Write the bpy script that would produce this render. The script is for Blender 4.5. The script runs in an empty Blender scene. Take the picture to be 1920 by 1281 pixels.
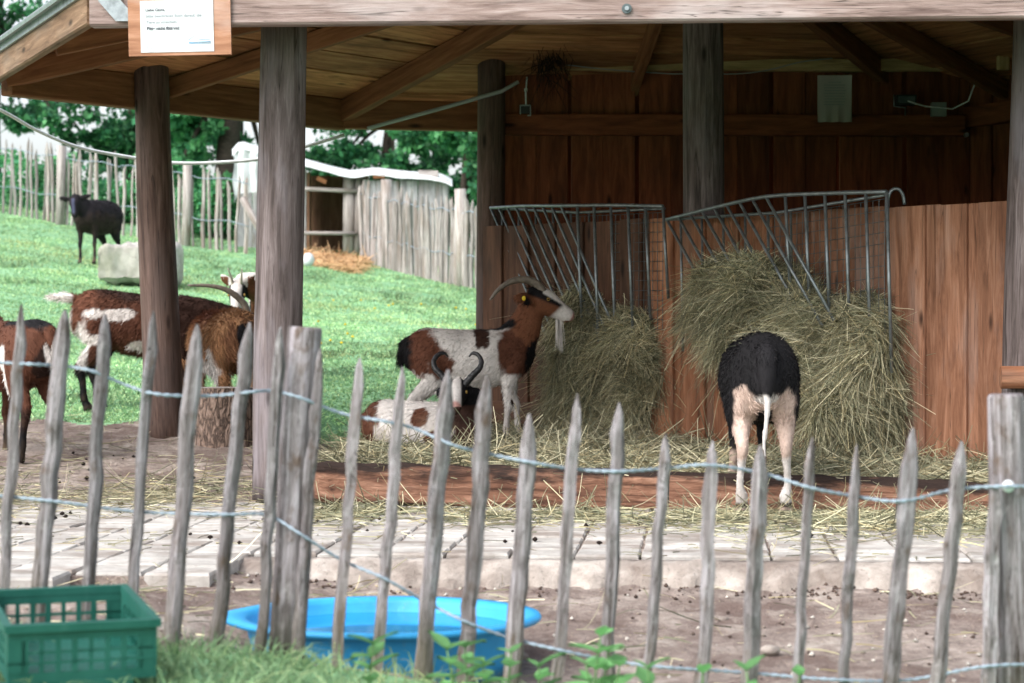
import bpy, bmesh, math, random
import numpy as np
from mathutils import Vector, Matrix

random.seed(7)
RNG = np.random.default_rng(11)
SC = bpy.context.scene
COL = SC.collection

# ------------------------------------------------------------------ camera
CAM_H, YH, FPX = 0.75, 612.0, 4000.0
cam_d = bpy.data.cameras.new('camera')
cam = bpy.data.objects.new('camera', cam_d)
COL.objects.link(cam)
cam_d.sensor_width = 36.0
cam_d.lens = FPX / 1920 * 36
cam_d.clip_start, cam_d.clip_end = 0.1, 2000
cam.location = (0, 0, CAM_H)
cam.rotation_euler = (math.radians(90) - math.atan((640.5 - YH) / FPX), 0, 0)
cam_d.dof.use_dof = True
cam_d.dof.focus_distance = 9.3
cam_d.dof.aperture_fstop = 4.5
SC.camera = cam

# ------------------------------------------------------------------ sky, sun, exposure
SUN_EL, SUN_AZ = math.radians(44), math.radians(228)      # azimuth clockwise from +Y (behind the camera, to the left)
W = bpy.data.worlds.new('World')
SC.world = W
W.use_nodes = True
wn = W.node_tree
wn.nodes.clear()
w_out = wn.nodes.new('ShaderNodeOutputWorld')
w_bg = wn.nodes.new('ShaderNodeBackground')
w_sky = wn.nodes.new('ShaderNodeTexSky')
w_sky.sky_type = 'NISHITA'
w_sky.sun_disc = False
w_sky.sun_elevation, w_sky.sun_rotation = SUN_EL, SUN_AZ
w_sky.air_density, w_sky.dust_density, w_sky.ozone_density = 1.0, 4.0, 1.0
w_hsv = wn.nodes.new('ShaderNodeHueSaturation')           # a bright high overcast: nearly colourless
w_hsv.inputs['Saturation'].default_value = 0.38
w_bg.inputs['Strength'].default_value = 0.15
wn.links.new(w_sky.outputs[0], w_hsv.inputs['Color'])
wn.links.new(w_hsv.outputs[0], w_bg.inputs['Color'])
wn.links.new(w_bg.outputs[0], w_out.inputs['Surface'])

sun_d = bpy.data.lights.new('sun', 'SUN')
sun_d.energy, sun_d.angle, sun_d.color = 0.65, math.radians(40), (1.0, 0.985, 0.965)
sun = bpy.data.objects.new('sun', sun_d)
COL.objects.link(sun)
sun_to = Vector((math.sin(SUN_AZ) * math.cos(SUN_EL), math.cos(SUN_AZ) * math.cos(SUN_EL), math.sin(SUN_EL)))
sun.rotation_euler = sun_to.to_track_quat('Z', 'Y').to_euler()

SC.view_settings.view_transform = 'Standard'
SC.view_settings.look = 'None'
SC.view_settings.exposure = 1.38
SC.view_settings.gamma = 1.0
SC.view_settings.use_curve_mapping = False
SC.render.engine = 'CYCLES'
SC.cycles.use_denoising = True
SC.cycles.max_bounces = 5
SC.cycles.diffuse_bounces = 3
SC.cycles.glossy_bounces = 2
SC.cycles.transmission_bounces = 3
SC.cycles.caustics_reflective = False
SC.cycles.caustics_refractive = False

# ------------------------------------------------------------------ helpers
def srgb(r, g, b):
    f = lambda c: (c / 255 / 12.92) if c / 255 <= 0.04045 else ((c / 255 + 0.055) / 1.055) ** 2.4
    return (f(r), f(g), f(b))

def at(x, y, d):
    """photo pixel at distance d -> a point of the place"""
    return Vector(((x - 960) / FPX * d, d, CAM_H + (YH - y) / FPX * d))

WM = {}
def world_of(o):
    return WM.get(o.name, Matrix.Identity(4))

def link(o, parent=None, M=None):
    """link o with world matrix M under parent"""
    COL.objects.link(o)
    M = M or Matrix.Identity(4)
    if parent is not None:
        o.parent = parent
        o.matrix_parent_inverse = world_of(parent).inverted()
    o.matrix_basis = M
    WM[o.name] = M.copy()
    return o

def tag(o, label=None, cat=None, group=None, kind=None):
    if label: o['label'] = label
    if cat: o['category'] = cat
    if group: o['group'] = group
    if kind: o['kind'] = kind
    return o

def empty(name, loc, label, cat, group=None, rotz=0.0):
    o = bpy.data.objects.new(name, None)
    o.empty_display_size = 0.1
    M = Matrix.Translation(Vector(loc)) @ Matrix.Rotation(rotz, 4, 'Z')
    link(o, None, M)
    return tag(o, label, cat, group)

def mesh_np(name, V, quads=None, tris=None, cols=None, mat=None, smooth=False):
    V = np.asarray(V, dtype=np.float32)
    me = bpy.data.meshes.new(name)
    q = np.zeros((0, 4), np.int32) if quads is None else np.asarray(quads, np.int32)
    t = np.zeros((0, 3), np.int32) if tris is None else np.asarray(tris, np.int32)
    me.vertices.add(len(V)); me.vertices.foreach_set('co', V.ravel())
    me.loops.add(q.size + t.size)
    me.loops.foreach_set('vertex_index', np.concatenate([q.ravel(), t.ravel()]))
    me.polygons.add(len(q) + len(t))
    st = np.concatenate([np.arange(len(q)) * 4, q.size + np.arange(len(t)) * 3]).astype(np.int32)
    me.polygons.foreach_set('loop_start', st)
    if smooth:
        me.polygons.foreach_set('use_smooth', np.ones(len(q) + len(t), bool))
    if cols is not None:
        set_cols(me, cols)
    me.update(calc_edges=True)
    me.validate()
    if mat: me.materials.append(mat)
    return me

def set_cols(me, cols):
    c = np.ones((len(me.vertices), 4), np.float32)
    c[:, :3] = cols
    a = me.color_attributes.get('Col') or me.color_attributes.new('Col', 'FLOAT_COLOR', 'POINT')
    a.data.foreach_set('color', c.ravel())

def add(name, me, parent=None, M=None, **k):
    o = bpy.data.objects.new(name, me)
    link(o, parent, M)
    if k: tag(o, **k)
    return o

def frame(p0, p1, up=(0, 0, 1)):
    p0, p1, up = Vector(p0), Vector(p1), Vector(up)
    x = (p1 - p0).normalized()
    y = up.cross(x)
    if y.length < 1e-4: y = Vector((0, 1, 0)).cross(x)
    if y.length < 1e-4: y = Vector((1, 0, 0)).cross(x)
    y.normalize()
    z = x.cross(y)
    M = Matrix((x, y, z)).transposed().to_4x4()
    M.translation = p0
    return M, (p1 - p0).length

def beam(name, p0, p1, w, t, mat, parent=None, up=(0, 0, 1), ch=0.006, nseg=1, wob=0.0, **k):
    """squared timber from p0 to p1: w across, t along 'up', chamfered edges; grain runs along its local X"""
    M, L = frame(p0, p1, up)
    a, b = w / 2, t / 2
    c = min(ch, a * .8, b * .8)
    sec = [(-a + c, -b), (a - c, -b), (a, -b + c), (a, b - c), (a - c, b), (-a + c, b), (-a, b - c), (-a, -b + c)]
    V, F = [], []
    for i in range(nseg + 1):
        x = L * i / nseg
        dy, dz = (random.uniform(-wob, wob), random.uniform(-wob, wob)) if wob else (0, 0)
        V += [(x, y + dy, z + dz) for y, z in sec]
    n = 8
    for i in range(nseg):
        for j in range(n):
            F.append((i * n + j, (i + 1) * n + j, (i + 1) * n + (j + 1) % n, i * n + (j + 1) % n)[::-1])
    F.append(tuple(range(n))[::-1]); F.append(tuple(nseg * n + j for j in range(n)))
    F = [f[::-1] for f in F]
    F[-2] = F[-2]
    me = bpy.data.meshes.new(name)
    me.from_pydata(V, [], F)
    bm = bmesh.new(); bm.from_mesh(me); bmesh.ops.recalc_face_normals(bm, faces=bm.faces); bm.to_mesh(me); bm.free()
    me.materials.append(mat)
    return add(name, me, parent, M, **k)

def catmull(P, k):
    P = np.asarray(P, float)
    Q = np.vstack([2 * P[0] - P[1], P, 2 * P[-1] - P[-2]])
    out = []
    for i in range(1, len(Q) - 2):
        p0, p1, p2, p3 = Q[i - 1], Q[i], Q[i + 1], Q[i + 2]
        for s in range(k):
            t = s / k
            out.append(.5 * ((2 * p1) + (-p0 + p2) * t + (2 * p0 - 5 * p1 + 4 * p2 - p3) * t * t + (-p0 + 3 * p1 - 3 * p2 + p3) * t ** 3))
    out.append(P[-1])
    return np.array(out)

def tube_data(P, R, n=8, side=None, cap=True):
    """rings round a path. R: (N,) or (N,2) radii (across side, across the other)"""
    P = np.asarray(P, float); N = len(P)
    R = np.asarray(R, float)
    if R.ndim == 1: R = np.stack([R, R], 1)
    T = np.gradient(P, axis=0)
    T /= np.linalg.norm(T, axis=1)[:, None] + 1e-9
    if side is None:
        s0 = np.cross(T[0], [0, 0, 1.0])
        if np.linalg.norm(s0) < .1: s0 = np.array([0, 1.0, 0])
        S = []
        for i in range(N):
            s0 = s0 - T[i] * np.dot(s0, T[i]); s0 /= np.linalg.norm(s0); S.append(s0)
        S = np.array(S)
    else:
        s = np.asarray(side, float)
        S = s[None] - T * (T @ s)[:, None]
        S /= np.linalg.norm(S, axis=1)[:, None] + 1e-9
    U = np.cross(T, S)
    a = np.linspace(0, 2 * np.pi, n, endpoint=False)
    V = P[:, None] + S[:, None] * (np.cos(a)[None, :, None] * R[:, None, :1]) + U[:, None] * (np.sin(a)[None, :, None] * R[:, None, 1:])
    V = V.reshape(-1, 3)
    i, j = np.meshgrid(np.arange(N - 1), np.arange(n), indexing='ij')
    q = np.stack([i * n + j, i * n + (j + 1) % n, (i + 1) * n + (j + 1) % n, (i + 1) * n + j], -1).reshape(-1, 4)
    F = [tuple(x) for x in q]
    if cap:
        F.append(tuple(range(n))[::-1]); F.append(tuple((N - 1) * n + k for k in range(n)))
    return V, F

def tube(name, P, R, mat, parent=None, n=8, M=None, smooth=True, cap=True, **k):
    P = np.asarray([tuple(p) for p in P], float)
    if np.isscalar(R): R = np.full(len(P), R)
    V, F = tube_data(P, R, n, cap=cap)
    me = bpy.data.meshes.new(name)
    me.from_pydata([tuple(v) for v in V], [], F)
    if smooth:
        for p in me.polygons: p.use_smooth = len(p.vertices) == 4
    me.materials.append(mat)
    return add(name, me, parent, M, **k)

def pole(name, P, R, mat, parent=None, n=12, rough=0.0, smooth=True, **k):
    """round timber along P; local X is its length so that the grain follows it"""
    P = [Vector(p) for p in P]
    M, L = frame(P[0], P[-1])
    Mi = M.inverted()
    Q = np.array([tuple(Mi @ p) for p in P])
    R = np.full(len(Q), R) if np.isscalar(R) else np.asarray(R, float)
    V, F = tube_data(Q, R, n, side=(0, 1, 0))
    if rough:
        V = V.reshape(len(Q), n, 3)
        c = Q[:, None]
        V = c + (V - c) * (1 + RNG.uniform(-rough, rough, (1, n, 1)) + RNG.uniform(-rough / 2, rough / 2, (len(Q), n, 1)))
        V = V.reshape(-1, 3)
    me = bpy.data.meshes.new(name)
    me.from_pydata([tuple(v) for v in V], [], F)
    if smooth:
        for p in me.polygons: p.use_smooth = len(p.vertices) == 4
    me.materials.append(mat)
    return add(name, me, parent, M, **k)

def slab(name, quad, thick, mat, parent=None, xaxis=None, **k):
    """a plate: four corners and its thickness along the face normal; local X along the first edge"""
    q = [Vector(p) for p in quad]
    nrm = (q[1] - q[0]).cross(q[3] - q[0]).normalized()
    M, _ = frame(q[0], q[1] if xaxis is None else q[0] + Vector(xaxis), nrm)
    Mi = M.inverted()
    V = [Mi @ p for p in q] + [Mi @ (p + nrm * thick) for p in q]
    F = [(3, 2, 1, 0), (4, 5, 6, 7), (0, 1, 5, 4), (1, 2, 6, 5), (2, 3, 7, 6), (3, 0, 4, 7)]
    me = bpy.data.meshes.new(name)
    me.from_pydata([tuple(v) for v in V], [], F)
    me.materials.append(mat)
    return add(name, me, parent, M, **k)

def boxes_mesh(name, boxes, mat):
    """boxes: (x0,x1,y0,y1,z0,z1)"""
    V, F = [], []
    for x0, x1, y0, y1, z0, z1 in boxes:
        b = len(V)
        V += [(x0, y0, z0), (x1, y0, z0), (x1, y1, z0), (x0, y1, z0), (x0, y0, z1), (x1, y0, z1), (x1, y1, z1), (x0, y1, z1)]
        F += [tuple(b + i for i in f) for f in [(3, 2, 1, 0), (4, 5, 6, 7), (0, 1, 5, 4), (1, 2, 6, 5), (2, 3, 7, 6), (3, 0, 4, 7)]]
    me = bpy.data.meshes.new(name)
    me.from_pydata(V, [], F)
    me.materials.append(mat)
    return me

def remesh(V_F_list, voxel, smooth_it=4, fac=0.5, name='m'):
    """one continuous surface grown from overlapping closed shells"""
    V, F = [], []
    for v, f in V_F_list:
        b = len(V); V += [tuple(x) for x in v]; F += [tuple(b + i for i in g) for g in f]
    me = bpy.data.meshes.new(name); me.from_pydata(V, [], F)
    bm = bmesh.new(); bm.from_mesh(me); bmesh.ops.recalc_face_normals(bm, faces=bm.faces); bm.to_mesh(me); bm.free()
    o = bpy.data.objects.new('tmp', me); COL.objects.link(o)
    m = o.modifiers.new('r', 'REMESH'); m.mode = 'VOXEL'; m.voxel_size = voxel; m.use_smooth_shade = True
    if smooth_it:
        s = o.modifiers.new('s', 'SMOOTH'); s.factor = fac; s.iterations = smooth_it
    dg = bpy.context.evaluated_depsgraph_get()
    out = bpy.data.meshes.new_from_object(o.evaluated_get(dg))
    bpy.data.objects.remove(o); bpy.data.meshes.remove(me)
    out.name = name
    return out

def mesh_arrays(me):
    V = np.empty(len(me.vertices) * 3, np.float32); me.vertices.foreach_get('co', V); V = V.reshape(-1, 3)
    Nn = np.empty(len(me.vertices) * 3, np.float32); me.vertices.foreach_get('normal', Nn); Nn = Nn.reshape(-1, 3)
    return V, Nn

def unit(v):
    return v / (np.linalg.norm(v, axis=-1, keepdims=True) + 1e-9)

def strands(name, P, D, L, w, cols, mat, droop=0.0, segs=2, taper=0.3, bend=0.0):
    """many ribbons in one mesh: roots P, directions D, lengths L, widths w"""
    P = np.asarray(P, np.float32); n = len(P)
    D = unit(np.asarray(D, np.float32)); L = np.broadcast_to(np.asarray(L, np.float32), (n,)); w = np.broadcast_to(np.asarray(w, np.float32), (n,))
    S = unit(np.cross(D, unit(RNG.normal(size=(n, 3)))))
    B = unit(np.cross(D, S)) * (RNG.normal(size=(n, 1)) * bend)
    rows = []
    for i in range(segs + 1):
        t = i / segs
        c = P + D * (L * t)[:, None] + B * (L * t * t)[:, None] + np.array([0, 0, -1.0]) * (droop * L * t * t)[:, None]
        h = S * (w * .5 * (1 - (1 - taper) * t))[:, None]
        rows += [c - h, c + h]
    V = np.stack(rows, 1)                       # n, 2(segs+1), 3
    k = 2 * (segs + 1)
    base = (np.arange(n) * k)[:, None]
    Q = np.concatenate([base + np.array([[2 * i, 2 * i + 1, 2 * i + 3, 2 * i + 2]]) for i in range(segs)], 0)
    C = np.repeat(np.asarray(cols, np.float32)[:, None], k, 1)
    return mesh_np(name, V.reshape(-1, 3), Q, None, C.reshape(-1, 3), mat)

def wav(V, f, seed=0):
    """cheap smooth noise in -1..1"""
    r = np.random.default_rng(seed)
    s = np.zeros(len(V))
    for i in range(5):
        k = r.normal(size=3) * f * (1 + .6 * i); s += np.sin(V @ k + r.uniform(0, 6.28)) / (1 + .5 * i)
    return s / 2.2

def sample_surface(me, n):
    me.calc_loop_triangles()
    t = np.empty(len(me.loop_triangles) * 3, np.int32); me.loop_triangles.foreach_get('vertices', t); t = t.reshape(-1, 3)
    V, Nn = mesh_arrays(me)
    a, b, c = V[t[:, 0]], V[t[:, 1]], V[t[:, 2]]
    ar = np.linalg.norm(np.cross(b - a, c - a), axis=1)
    i = RNG.choice(len(t), n, p=ar / ar.sum())
    u, v = RNG.random((2, n)); m = u + v > 1; u[m], v[m] = 1 - u[m], 1 - v[m]
    P = a[i] + (b[i] - a[i]) * u[:, None] + (c[i] - a[i]) * v[:, None]
    return P, unit(Nn[t[i, 0]] + Nn[t[i, 1]] + Nn[t[i, 2]])

# ------------------------------------------------------------------ materials
def new_mat(name):
    m = bpy.data.materials.new(name); m.use_nodes = True
    nt = m.node_tree
    b = nt.nodes['Principled BSDF']
    return m, nt, b

def nd(nt, t, **k):
    n = nt.nodes.new('ShaderNode' + t)
    for a, v in k.items():
        if a in n.inputs: n.inputs[a].default_value = v
        else: setattr(n, a, v)
    return n

def ramp(nt, fac, stops):
    r = nt.nodes.new('ShaderNodeValToRGB')
    el = r.color_ramp.elements
    while len(el) < len(stops): el.new(.5)
    for e, (p, c) in zip(el, stops): e.position = p; e.color = (*c[:3], 1)
    nt.links.new(fac, r.inputs[0])
    return r.outputs[0]

def mix(nt, fac, a, b, mode='MIX'):
    n = nt.nodes.new('ShaderNodeMix'); n.data_type = 'RGBA'; n.blend_type = mode
    for s, v in ((0, fac), (6, a), (7, b)):
        if hasattr(v, 'is_output'): nt.links.new(v, n.inputs[s])
        else: n.inputs[s].default_value = v if s == 0 else (*v[:3], 1)
    return n.outputs[2]

def coords(nt, scale, rand=True, src='Object'):
    tc = nd(nt, 'TexCoord')
    mp = nd(nt, 'Mapping'); mp.inputs['Scale'].default_value = scale
    if rand:
        oi = nd(nt, 'ObjectInfo')
        ml = nd(nt, 'VectorMath', operation='SCALE'); ml.inputs['Scale'].default_value = 37.0
        cb = nd(nt, 'CombineXYZ')
        for i in range(3): nt.links.new(oi.outputs['Random'], cb.inputs[i])
        nt.links.new(cb.outputs[0], ml.inputs[0])
        ad = nd(nt, 'VectorMath', operation='ADD')
        nt.links.new(tc.outputs[src], ad.inputs[0]); nt.links.new(ml.outputs[0], ad.inputs[1])
        nt.links.new(ad.outputs[0], mp.inputs['Vector'])
    else:
        nt.links.new(tc.outputs[src], mp.inputs['Vector'])
    return mp.outputs[0]

def noise(nt, vec, scale, detail=6, rough=.6, dist=0.0):
    n = nd(nt, 'TexNoise', Scale=scale, Detail=detail, Roughness=rough, Distortion=dist)
    nt.links.new(vec, n.inputs['Vector'])
    return n.outputs['Fac']

def bump(nt, b, h, strength, dist=.01):
    n = nd(nt, 'Bump', Strength=strength, Distance=dist)
    nt.links.new(h, n.inputs['Height']); nt.links.new(n.outputs[0], b.inputs['Normal'])

def wood(name, dark, mid, light, patina=None, pat=(.45, .65), grain=26, var=.25, knots=True, rough=.78, bstr=.35, crack=0.0, span=.22):
    """sawn or weathered timber; grain along local X"""
    m, nt, b = new_mat(name)
    v = coords(nt, (2.6, grain * 1.6, grain * 1.6))
    g = noise(nt, v, 1.0, 10, .68, .5)
    c = ramp(nt, g, [(.5 - span, dark), (.5, mid), (.5 + span, light)])
    v2 = coords(nt, (1.6, 5, 5))
    g2 = noise(nt, v2, 1.0, 5, .6)
    if patina:
        f = ramp(nt, g2, [(pat[0], (0, 0, 0)), (pat[1], (1, 1, 1))])
        c = mix(nt, f, c, patina)
        c = mix(nt, .35, c, ramp(nt, g, [(.3, (.25, .25, .25)), (.7, (1, 1, 1))]), 'MULTIPLY')
    if knots:
        vk = coords(nt, (2.2, 7, 7))
        vo = nd(nt, 'TexVoronoi', Scale=1.0); vo.inputs['Randomness'].default_value = 1
        nt.links.new(vk, vo.inputs['Vector'])
        kf = ramp(nt, vo.outputs['Distance'], [(.05, (1, 1, 1)), (.13, (0, 0, 0))])
        c = mix(nt, kf, c, tuple(x * .35 for x in dark))
    if crack:
        vc = coords(nt, (.5, 22, 22)); gc = noise(nt, vc, 1.0, 3, .5, 1.2)
        cf = ramp(nt, gc, [(.5 - .012, (0, 0, 0)), (.5, (1, 1, 1)), (.5 + .012, (0, 0, 0))])
        k = mix(nt, cf, (0, 0, 0), (crack, crack, crack))
        c = mix(nt, k, c, (.01, .008, .007))
    oi = nd(nt, 'ObjectInfo')
    rv = nd(nt, 'MapRange'); rv.inputs[3].default_value = 1 - var; rv.inputs[4].default_value = 1 + var
    nt.links.new(oi.outputs['Random'], rv.inputs[0])
    hs = nd(nt, 'HueSaturation'); nt.links.new(rv.outputs[0], hs.inputs['Value']); nt.links.new(c, hs.inputs['Color'])
    nt.links.new(hs.outputs[0], b.inputs['Base Color'])
    b.inputs['Roughness'].default_value = rough
    b.inputs['Specular IOR Level'].default_value = .25
    bump(nt, b, g, bstr, .008)
    return m

def pale_wood(name):
    """cleft chestnut pale: mottled grey, brown stains, green-brown foot; local X is up"""
    m, nt, b = new_mat(name)
    g = noise(nt, coords(nt, (3.5, 60, 60)), 1.0, 8, .7, .8)
    n2 = noise(nt, coords(nt, (14, 22, 22)), 1.0, 6, .65)
    n3 = noise(nt, coords(nt, (5, 10, 10)), 1.0, 5, .6)
    c = ramp(nt, g, [(.33, S(70, 64, 61)), (.5, S(128, 122, 124)), (.68, S(170, 165, 171))])
    c = mix(nt, ramp(nt, n2, [(.56, (0, 0, 0)), (.7, (.8, .8, .8))]), c, S(92, 76, 64))
    c = mix(nt, ramp(nt, n2, [(.28, (.75, .75, .75)), (.42, (0, 0, 0))]), c, S(172, 168, 170))
    c = mix(nt, ramp(nt, n3, [(.6, (0, 0, 0)), (.7, (.6, .6, .6))]), c, S(60, 52, 47))
    gc = noise(nt, coords(nt, (1.2, 34, 34)), 1.0, 4, .6, 1.5)
    c = mix(nt, ramp(nt, gc, [(.487, (0, 0, 0)), (.5, (.85, .85, .85)), (.513, (0, 0, 0))]), c, S(40, 34, 31))
    tc = nd(nt, 'TexCoord'); sx = nd(nt, 'SeparateXYZ'); nt.links.new(tc.outputs['Object'], sx.inputs[0])
    ad = nd(nt, 'Math', operation='MULTIPLY_ADD'); ad.inputs[1].default_value = .35; nt.links.new(n3, ad.inputs[0]); nt.links.new(sx.outputs[0], ad.inputs[2])
    c = mix(nt, ramp(nt, ad.outputs[0], [(.17, (.7, .7, .7)), (.42, (0, 0, 0))]), c, S(98, 92, 74))
    oi = nd(nt, 'ObjectInfo'); rv = nd(nt, 'MapRange'); rv.inputs[3].default_value = .8; rv.inputs[4].default_value = 1.2
    nt.links.new(oi.outputs['Random'], rv.inputs[0])
    hs = nd(nt, 'HueSaturation'); nt.links.new(rv.outputs[0], hs.inputs['Value']); nt.links.new(c, hs.inputs['Color'])
    nt.links.new(hs.outputs[0], b.inputs['Base Color'])
    b.inputs['Roughness'].default_value = .95; b.inputs['Specular IOR Level'].default_value = .05
    h = nd(nt, 'Math', operation='ADD'); nt.links.new(g, h.inputs[0]); nt.links.new(n2, h.inputs[1])
    bump(nt, b, h.outputs[0], .9, .012)
    return m

def worn_plastic(name, col, dirt, rough, sc):
    m, nt, b = new_mat(name)
    v = coords(nt, (1, 1, 1), rand=False)
    n1 = noise(nt, v, sc, 6, .65); n2 = noise(nt, v, sc * 7, 6, .75); n3 = noise(nt, coords(nt, (30, 30, 4), rand=False), 1.0, 5, .7)
    c = ramp(nt, n1, [(.3, tuple(x * .78 for x in col)), (.7, tuple(min(1, x * 1.2 + .01) for x in col))])
    c = mix(nt, ramp(nt, n2, [(.60, (0, 0, 0)), (.72, (.55, .55, .55))]), c, dirt)
    c = mix(nt, ramp(nt, n3, [(.6, (0, 0, 0)), (.75, (.4, .4, .4))]), c, tuple(min(1, x * 1.3 + .06) for x in col))
    nt.links.new(c, b.inputs['Base Color'])
    nt.links.new(ramp(nt, n1, [(.3, (rough,) * 3), (.7, (min(1, rough + .3),) * 3)]), b.inputs['Roughness'])
    b.inputs['Specular IOR Level'].default_value = .4
    return m

def plain(name, col, rough=.6, metal=0.0, nscale=12, namt=.25, bstr=0.0, spec=.4):
    m, nt, b = new_mat(name)
    v = coords(nt, (1, 1, 1))
    g = noise(nt, v, nscale, 5)
    c = ramp(nt, g, [(.3, tuple(x * (1 - namt) for x in col)), (.7, tuple(min(1, x * (1 + namt)) for x in col))])
    nt.links.new(c, b.inputs['Base Color'])
    b.inputs['Roughness'].default_value = rough; b.inputs['Metallic'].default_value = metal
    b.inputs['Specular IOR Level'].default_value = spec
    if bstr: bump(nt, b, g, bstr, .01)
    return m

def attr_mat(name, rough=.8, transl=0.0, nscale=0, namt=.3, spec=.15, sheen=0.0, bscale=(40, 40, 40), bstr=0.0):
    m, nt, b = new_mat(name)
    a = nd(nt, 'Attribute'); a.attribute_name = 'Col'
    c = a.outputs['Color']
    if nscale:
        v = coords(nt, (1, 1, 1), rand=False); g = noise(nt, v, nscale, 4)
        c = mix(nt, 1.0, c, ramp(nt, g, [(.3, (1 - namt,) * 3), (.7, (1, 1, 1))]), 'MULTIPLY')
    nt.links.new(c, b.inputs['Base Color'])
    b.inputs['Roughness'].default_value = rough; b.inputs['Specular IOR Level'].default_value = spec
    if sheen: b.inputs['Sheen Weight'].default_value = sheen
    if bstr:
        v = coords(nt, bscale, rand=False); bump(nt, b, noise(nt, v, 1.0, 5, .6), bstr, .01)
    if transl:
        t = nd(nt, 'BsdfTranslucent'); nt.links.new(c, t.inputs['Color'])
        mx = nd(nt, 'MixShader'); mx.inputs[0].default_value = transl
        nt.links.new(b.outputs[0], mx.inputs[1]); nt.links.new(t.outputs[0], mx.inputs[2])
        nt.links.new(mx.outputs[0], nt.nodes['Material Output'].inputs['Surface'])
    return m

S = srgb
M_POST = wood('post_wood', S(62, 53, 50), S(102, 91, 89), S(134, 124, 124), S(128, 122, 127), (.5, .72), grain=20, var=.06, crack=.7, bstr=.5)
M_POSTDARK = wood('post_wood_brown', S(64, 48, 42), S(98, 78, 70), S(124, 104, 96), S(96, 82, 78), (.45, .7), grain=20, var=.05, crack=.7, bstr=.5)
M_BEAM = wood('beam_wood', S(104, 84, 79), S(148, 128, 122), S(174, 158, 154), S(182, 170, 168), (.5, .72), grain=20, var=.05, crack=.8, bstr=.5)
M_FASCIA = wood('fascia_wood', S(92, 70, 52), S(126, 100, 78), S(152, 126, 102), S(122, 108, 94), (.5, .75), grain=20, var=.08, crack=.4)
M_ROOF = wood('roof_board_wood', S(140, 94, 60), S(194, 138, 94), S(218, 170, 122), S(128, 92, 66), (.54, .78), grain=16, var=.28)
M_RAFTER = wood('rafter_wood', S(96, 62, 40), S(130, 88, 58), S(156, 112, 78), grain=20, var=.12)
M_WALL = wood('wall_board_wood', S(92, 50, 32), S(128, 71, 46), S(150, 90, 60), S(86, 52, 38), (.55, .8), grain=14, var=.3)
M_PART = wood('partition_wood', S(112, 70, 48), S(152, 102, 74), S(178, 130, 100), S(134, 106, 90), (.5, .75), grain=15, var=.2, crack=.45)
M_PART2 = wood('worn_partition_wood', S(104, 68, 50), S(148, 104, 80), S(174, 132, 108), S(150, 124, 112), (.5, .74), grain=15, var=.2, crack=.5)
M_PARTD = wood('dark_shaded_partition_wood', S(66, 44, 34), S(96, 66, 50), S(116, 84, 66), S(78, 60, 50), (.5, .75), grain=15, var=.2, crack=.4)  # darker wood of the left end, with some of its shade put into the colour
M_PURLIN = wood('purlin_wood', S(150, 124, 84), S(184, 158, 114), S(206, 184, 142), grain=18, var=.05, crack=.5)
M_LOG = wood('log_wood', S(92, 60, 46), S(136, 96, 76), S(162, 124, 102), S(46, 36, 32), (.50, .60), grain=10, var=.08, crack=.5, bstr=.6)
M_BARK = wood('bark', S(26, 22, 20), S(52, 44, 38), S(78, 66, 58), grain=30, var=.05, knots=False, bstr=.9)
M_PALE = pale_wood('paling_wood')
M_PALE_FAR = wood('far_paling_wood', S(120, 112, 108), S(162, 155, 151), S(194, 188, 186), S(134, 120, 110), (.5, .7), grain=24, var=.22, knots=False)
M_SIGN = wood('sign_wood', S(150, 102, 76), S(178, 130, 102), S(196, 154, 130), S(190, 162, 150), (.5, .7), grain=14, var=.02)
M_STEEL = plain('galvanised_steel', (.30, .33, .35), .42, .75, 30, .3)
M_DARKSTEEL = plain('dark_steel', (.10, .125, .13), .5, .5, 30, .35)
M_WIRE = plain('fence_wire', (.26, .32, .38), .5, .3, 60, .2)
M_PAPER = plain('paper', (.58, .61, .63), .45, 0, 3, .04)
M_INK = plain('ink', (.09, .10, .11), .7, 0, 5, .1)
M_INKGREY = plain('grey_ink', (.28, .31, .33), .7, 0, 5, .1)
M_INKBLUE = plain('blue_ink', (.16, .36, .55), .7, 0, 5, .1)
M_PLASTIC = plain('grey_plastic', (.28, .30, .30), .5, 0, 8, .15)
M_BLACK = plain('black_plastic', (.02, .022, .024), .5, 0, 8, .2)
M_CABLE = plain('white_cable', (.80, .84, .86), .5, 0, 20, .12)
M_TUB = worn_plastic('blue_plastic', (.025, .32, .64), S(130, 150, 160), .36, 5)
M_CRATE = worn_plastic('green_plastic', (.002, .082, .060), S(70, 104, 88), .4, 9)
M_HORN = plain('horn', (.15, .125, .10), .5, 0, 40, .35, .4)
M_HORNDARK = plain('black_horn', (.018, .018, .02), .42, 0, 40, .3, .4)
M_EYE = plain('eye', (.30, .19, .05), .15, 0, 5, .1)
M_PUPIL = plain('pupil', (.004, .004, .004), .1, 0, 5, .1)
M_TAG = plain('yellow_tag', (.75, .55, .02), .4, 0, 5, .05)
M_TARP = plain('white_tarpaulin', (.60, .63, .64), .5, 0, 4, .05, .2)
M_HAY = attr_mat('hay', .75, .12)
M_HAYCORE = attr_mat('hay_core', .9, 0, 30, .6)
M_FUR = attr_mat('fur', .75, 0, 60, .22, .12, .0, (60, 90, 60), .35)
M_HAIR = attr_mat('hair', .7, 0.08, 0, 0, .15)
M_LEAF = attr_mat('leaf', .5, .38, 0, 0, .3)
M_GRASSBLADE = attr_mat('grass_blade', .55, .35, 0, 0, .2)
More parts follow.
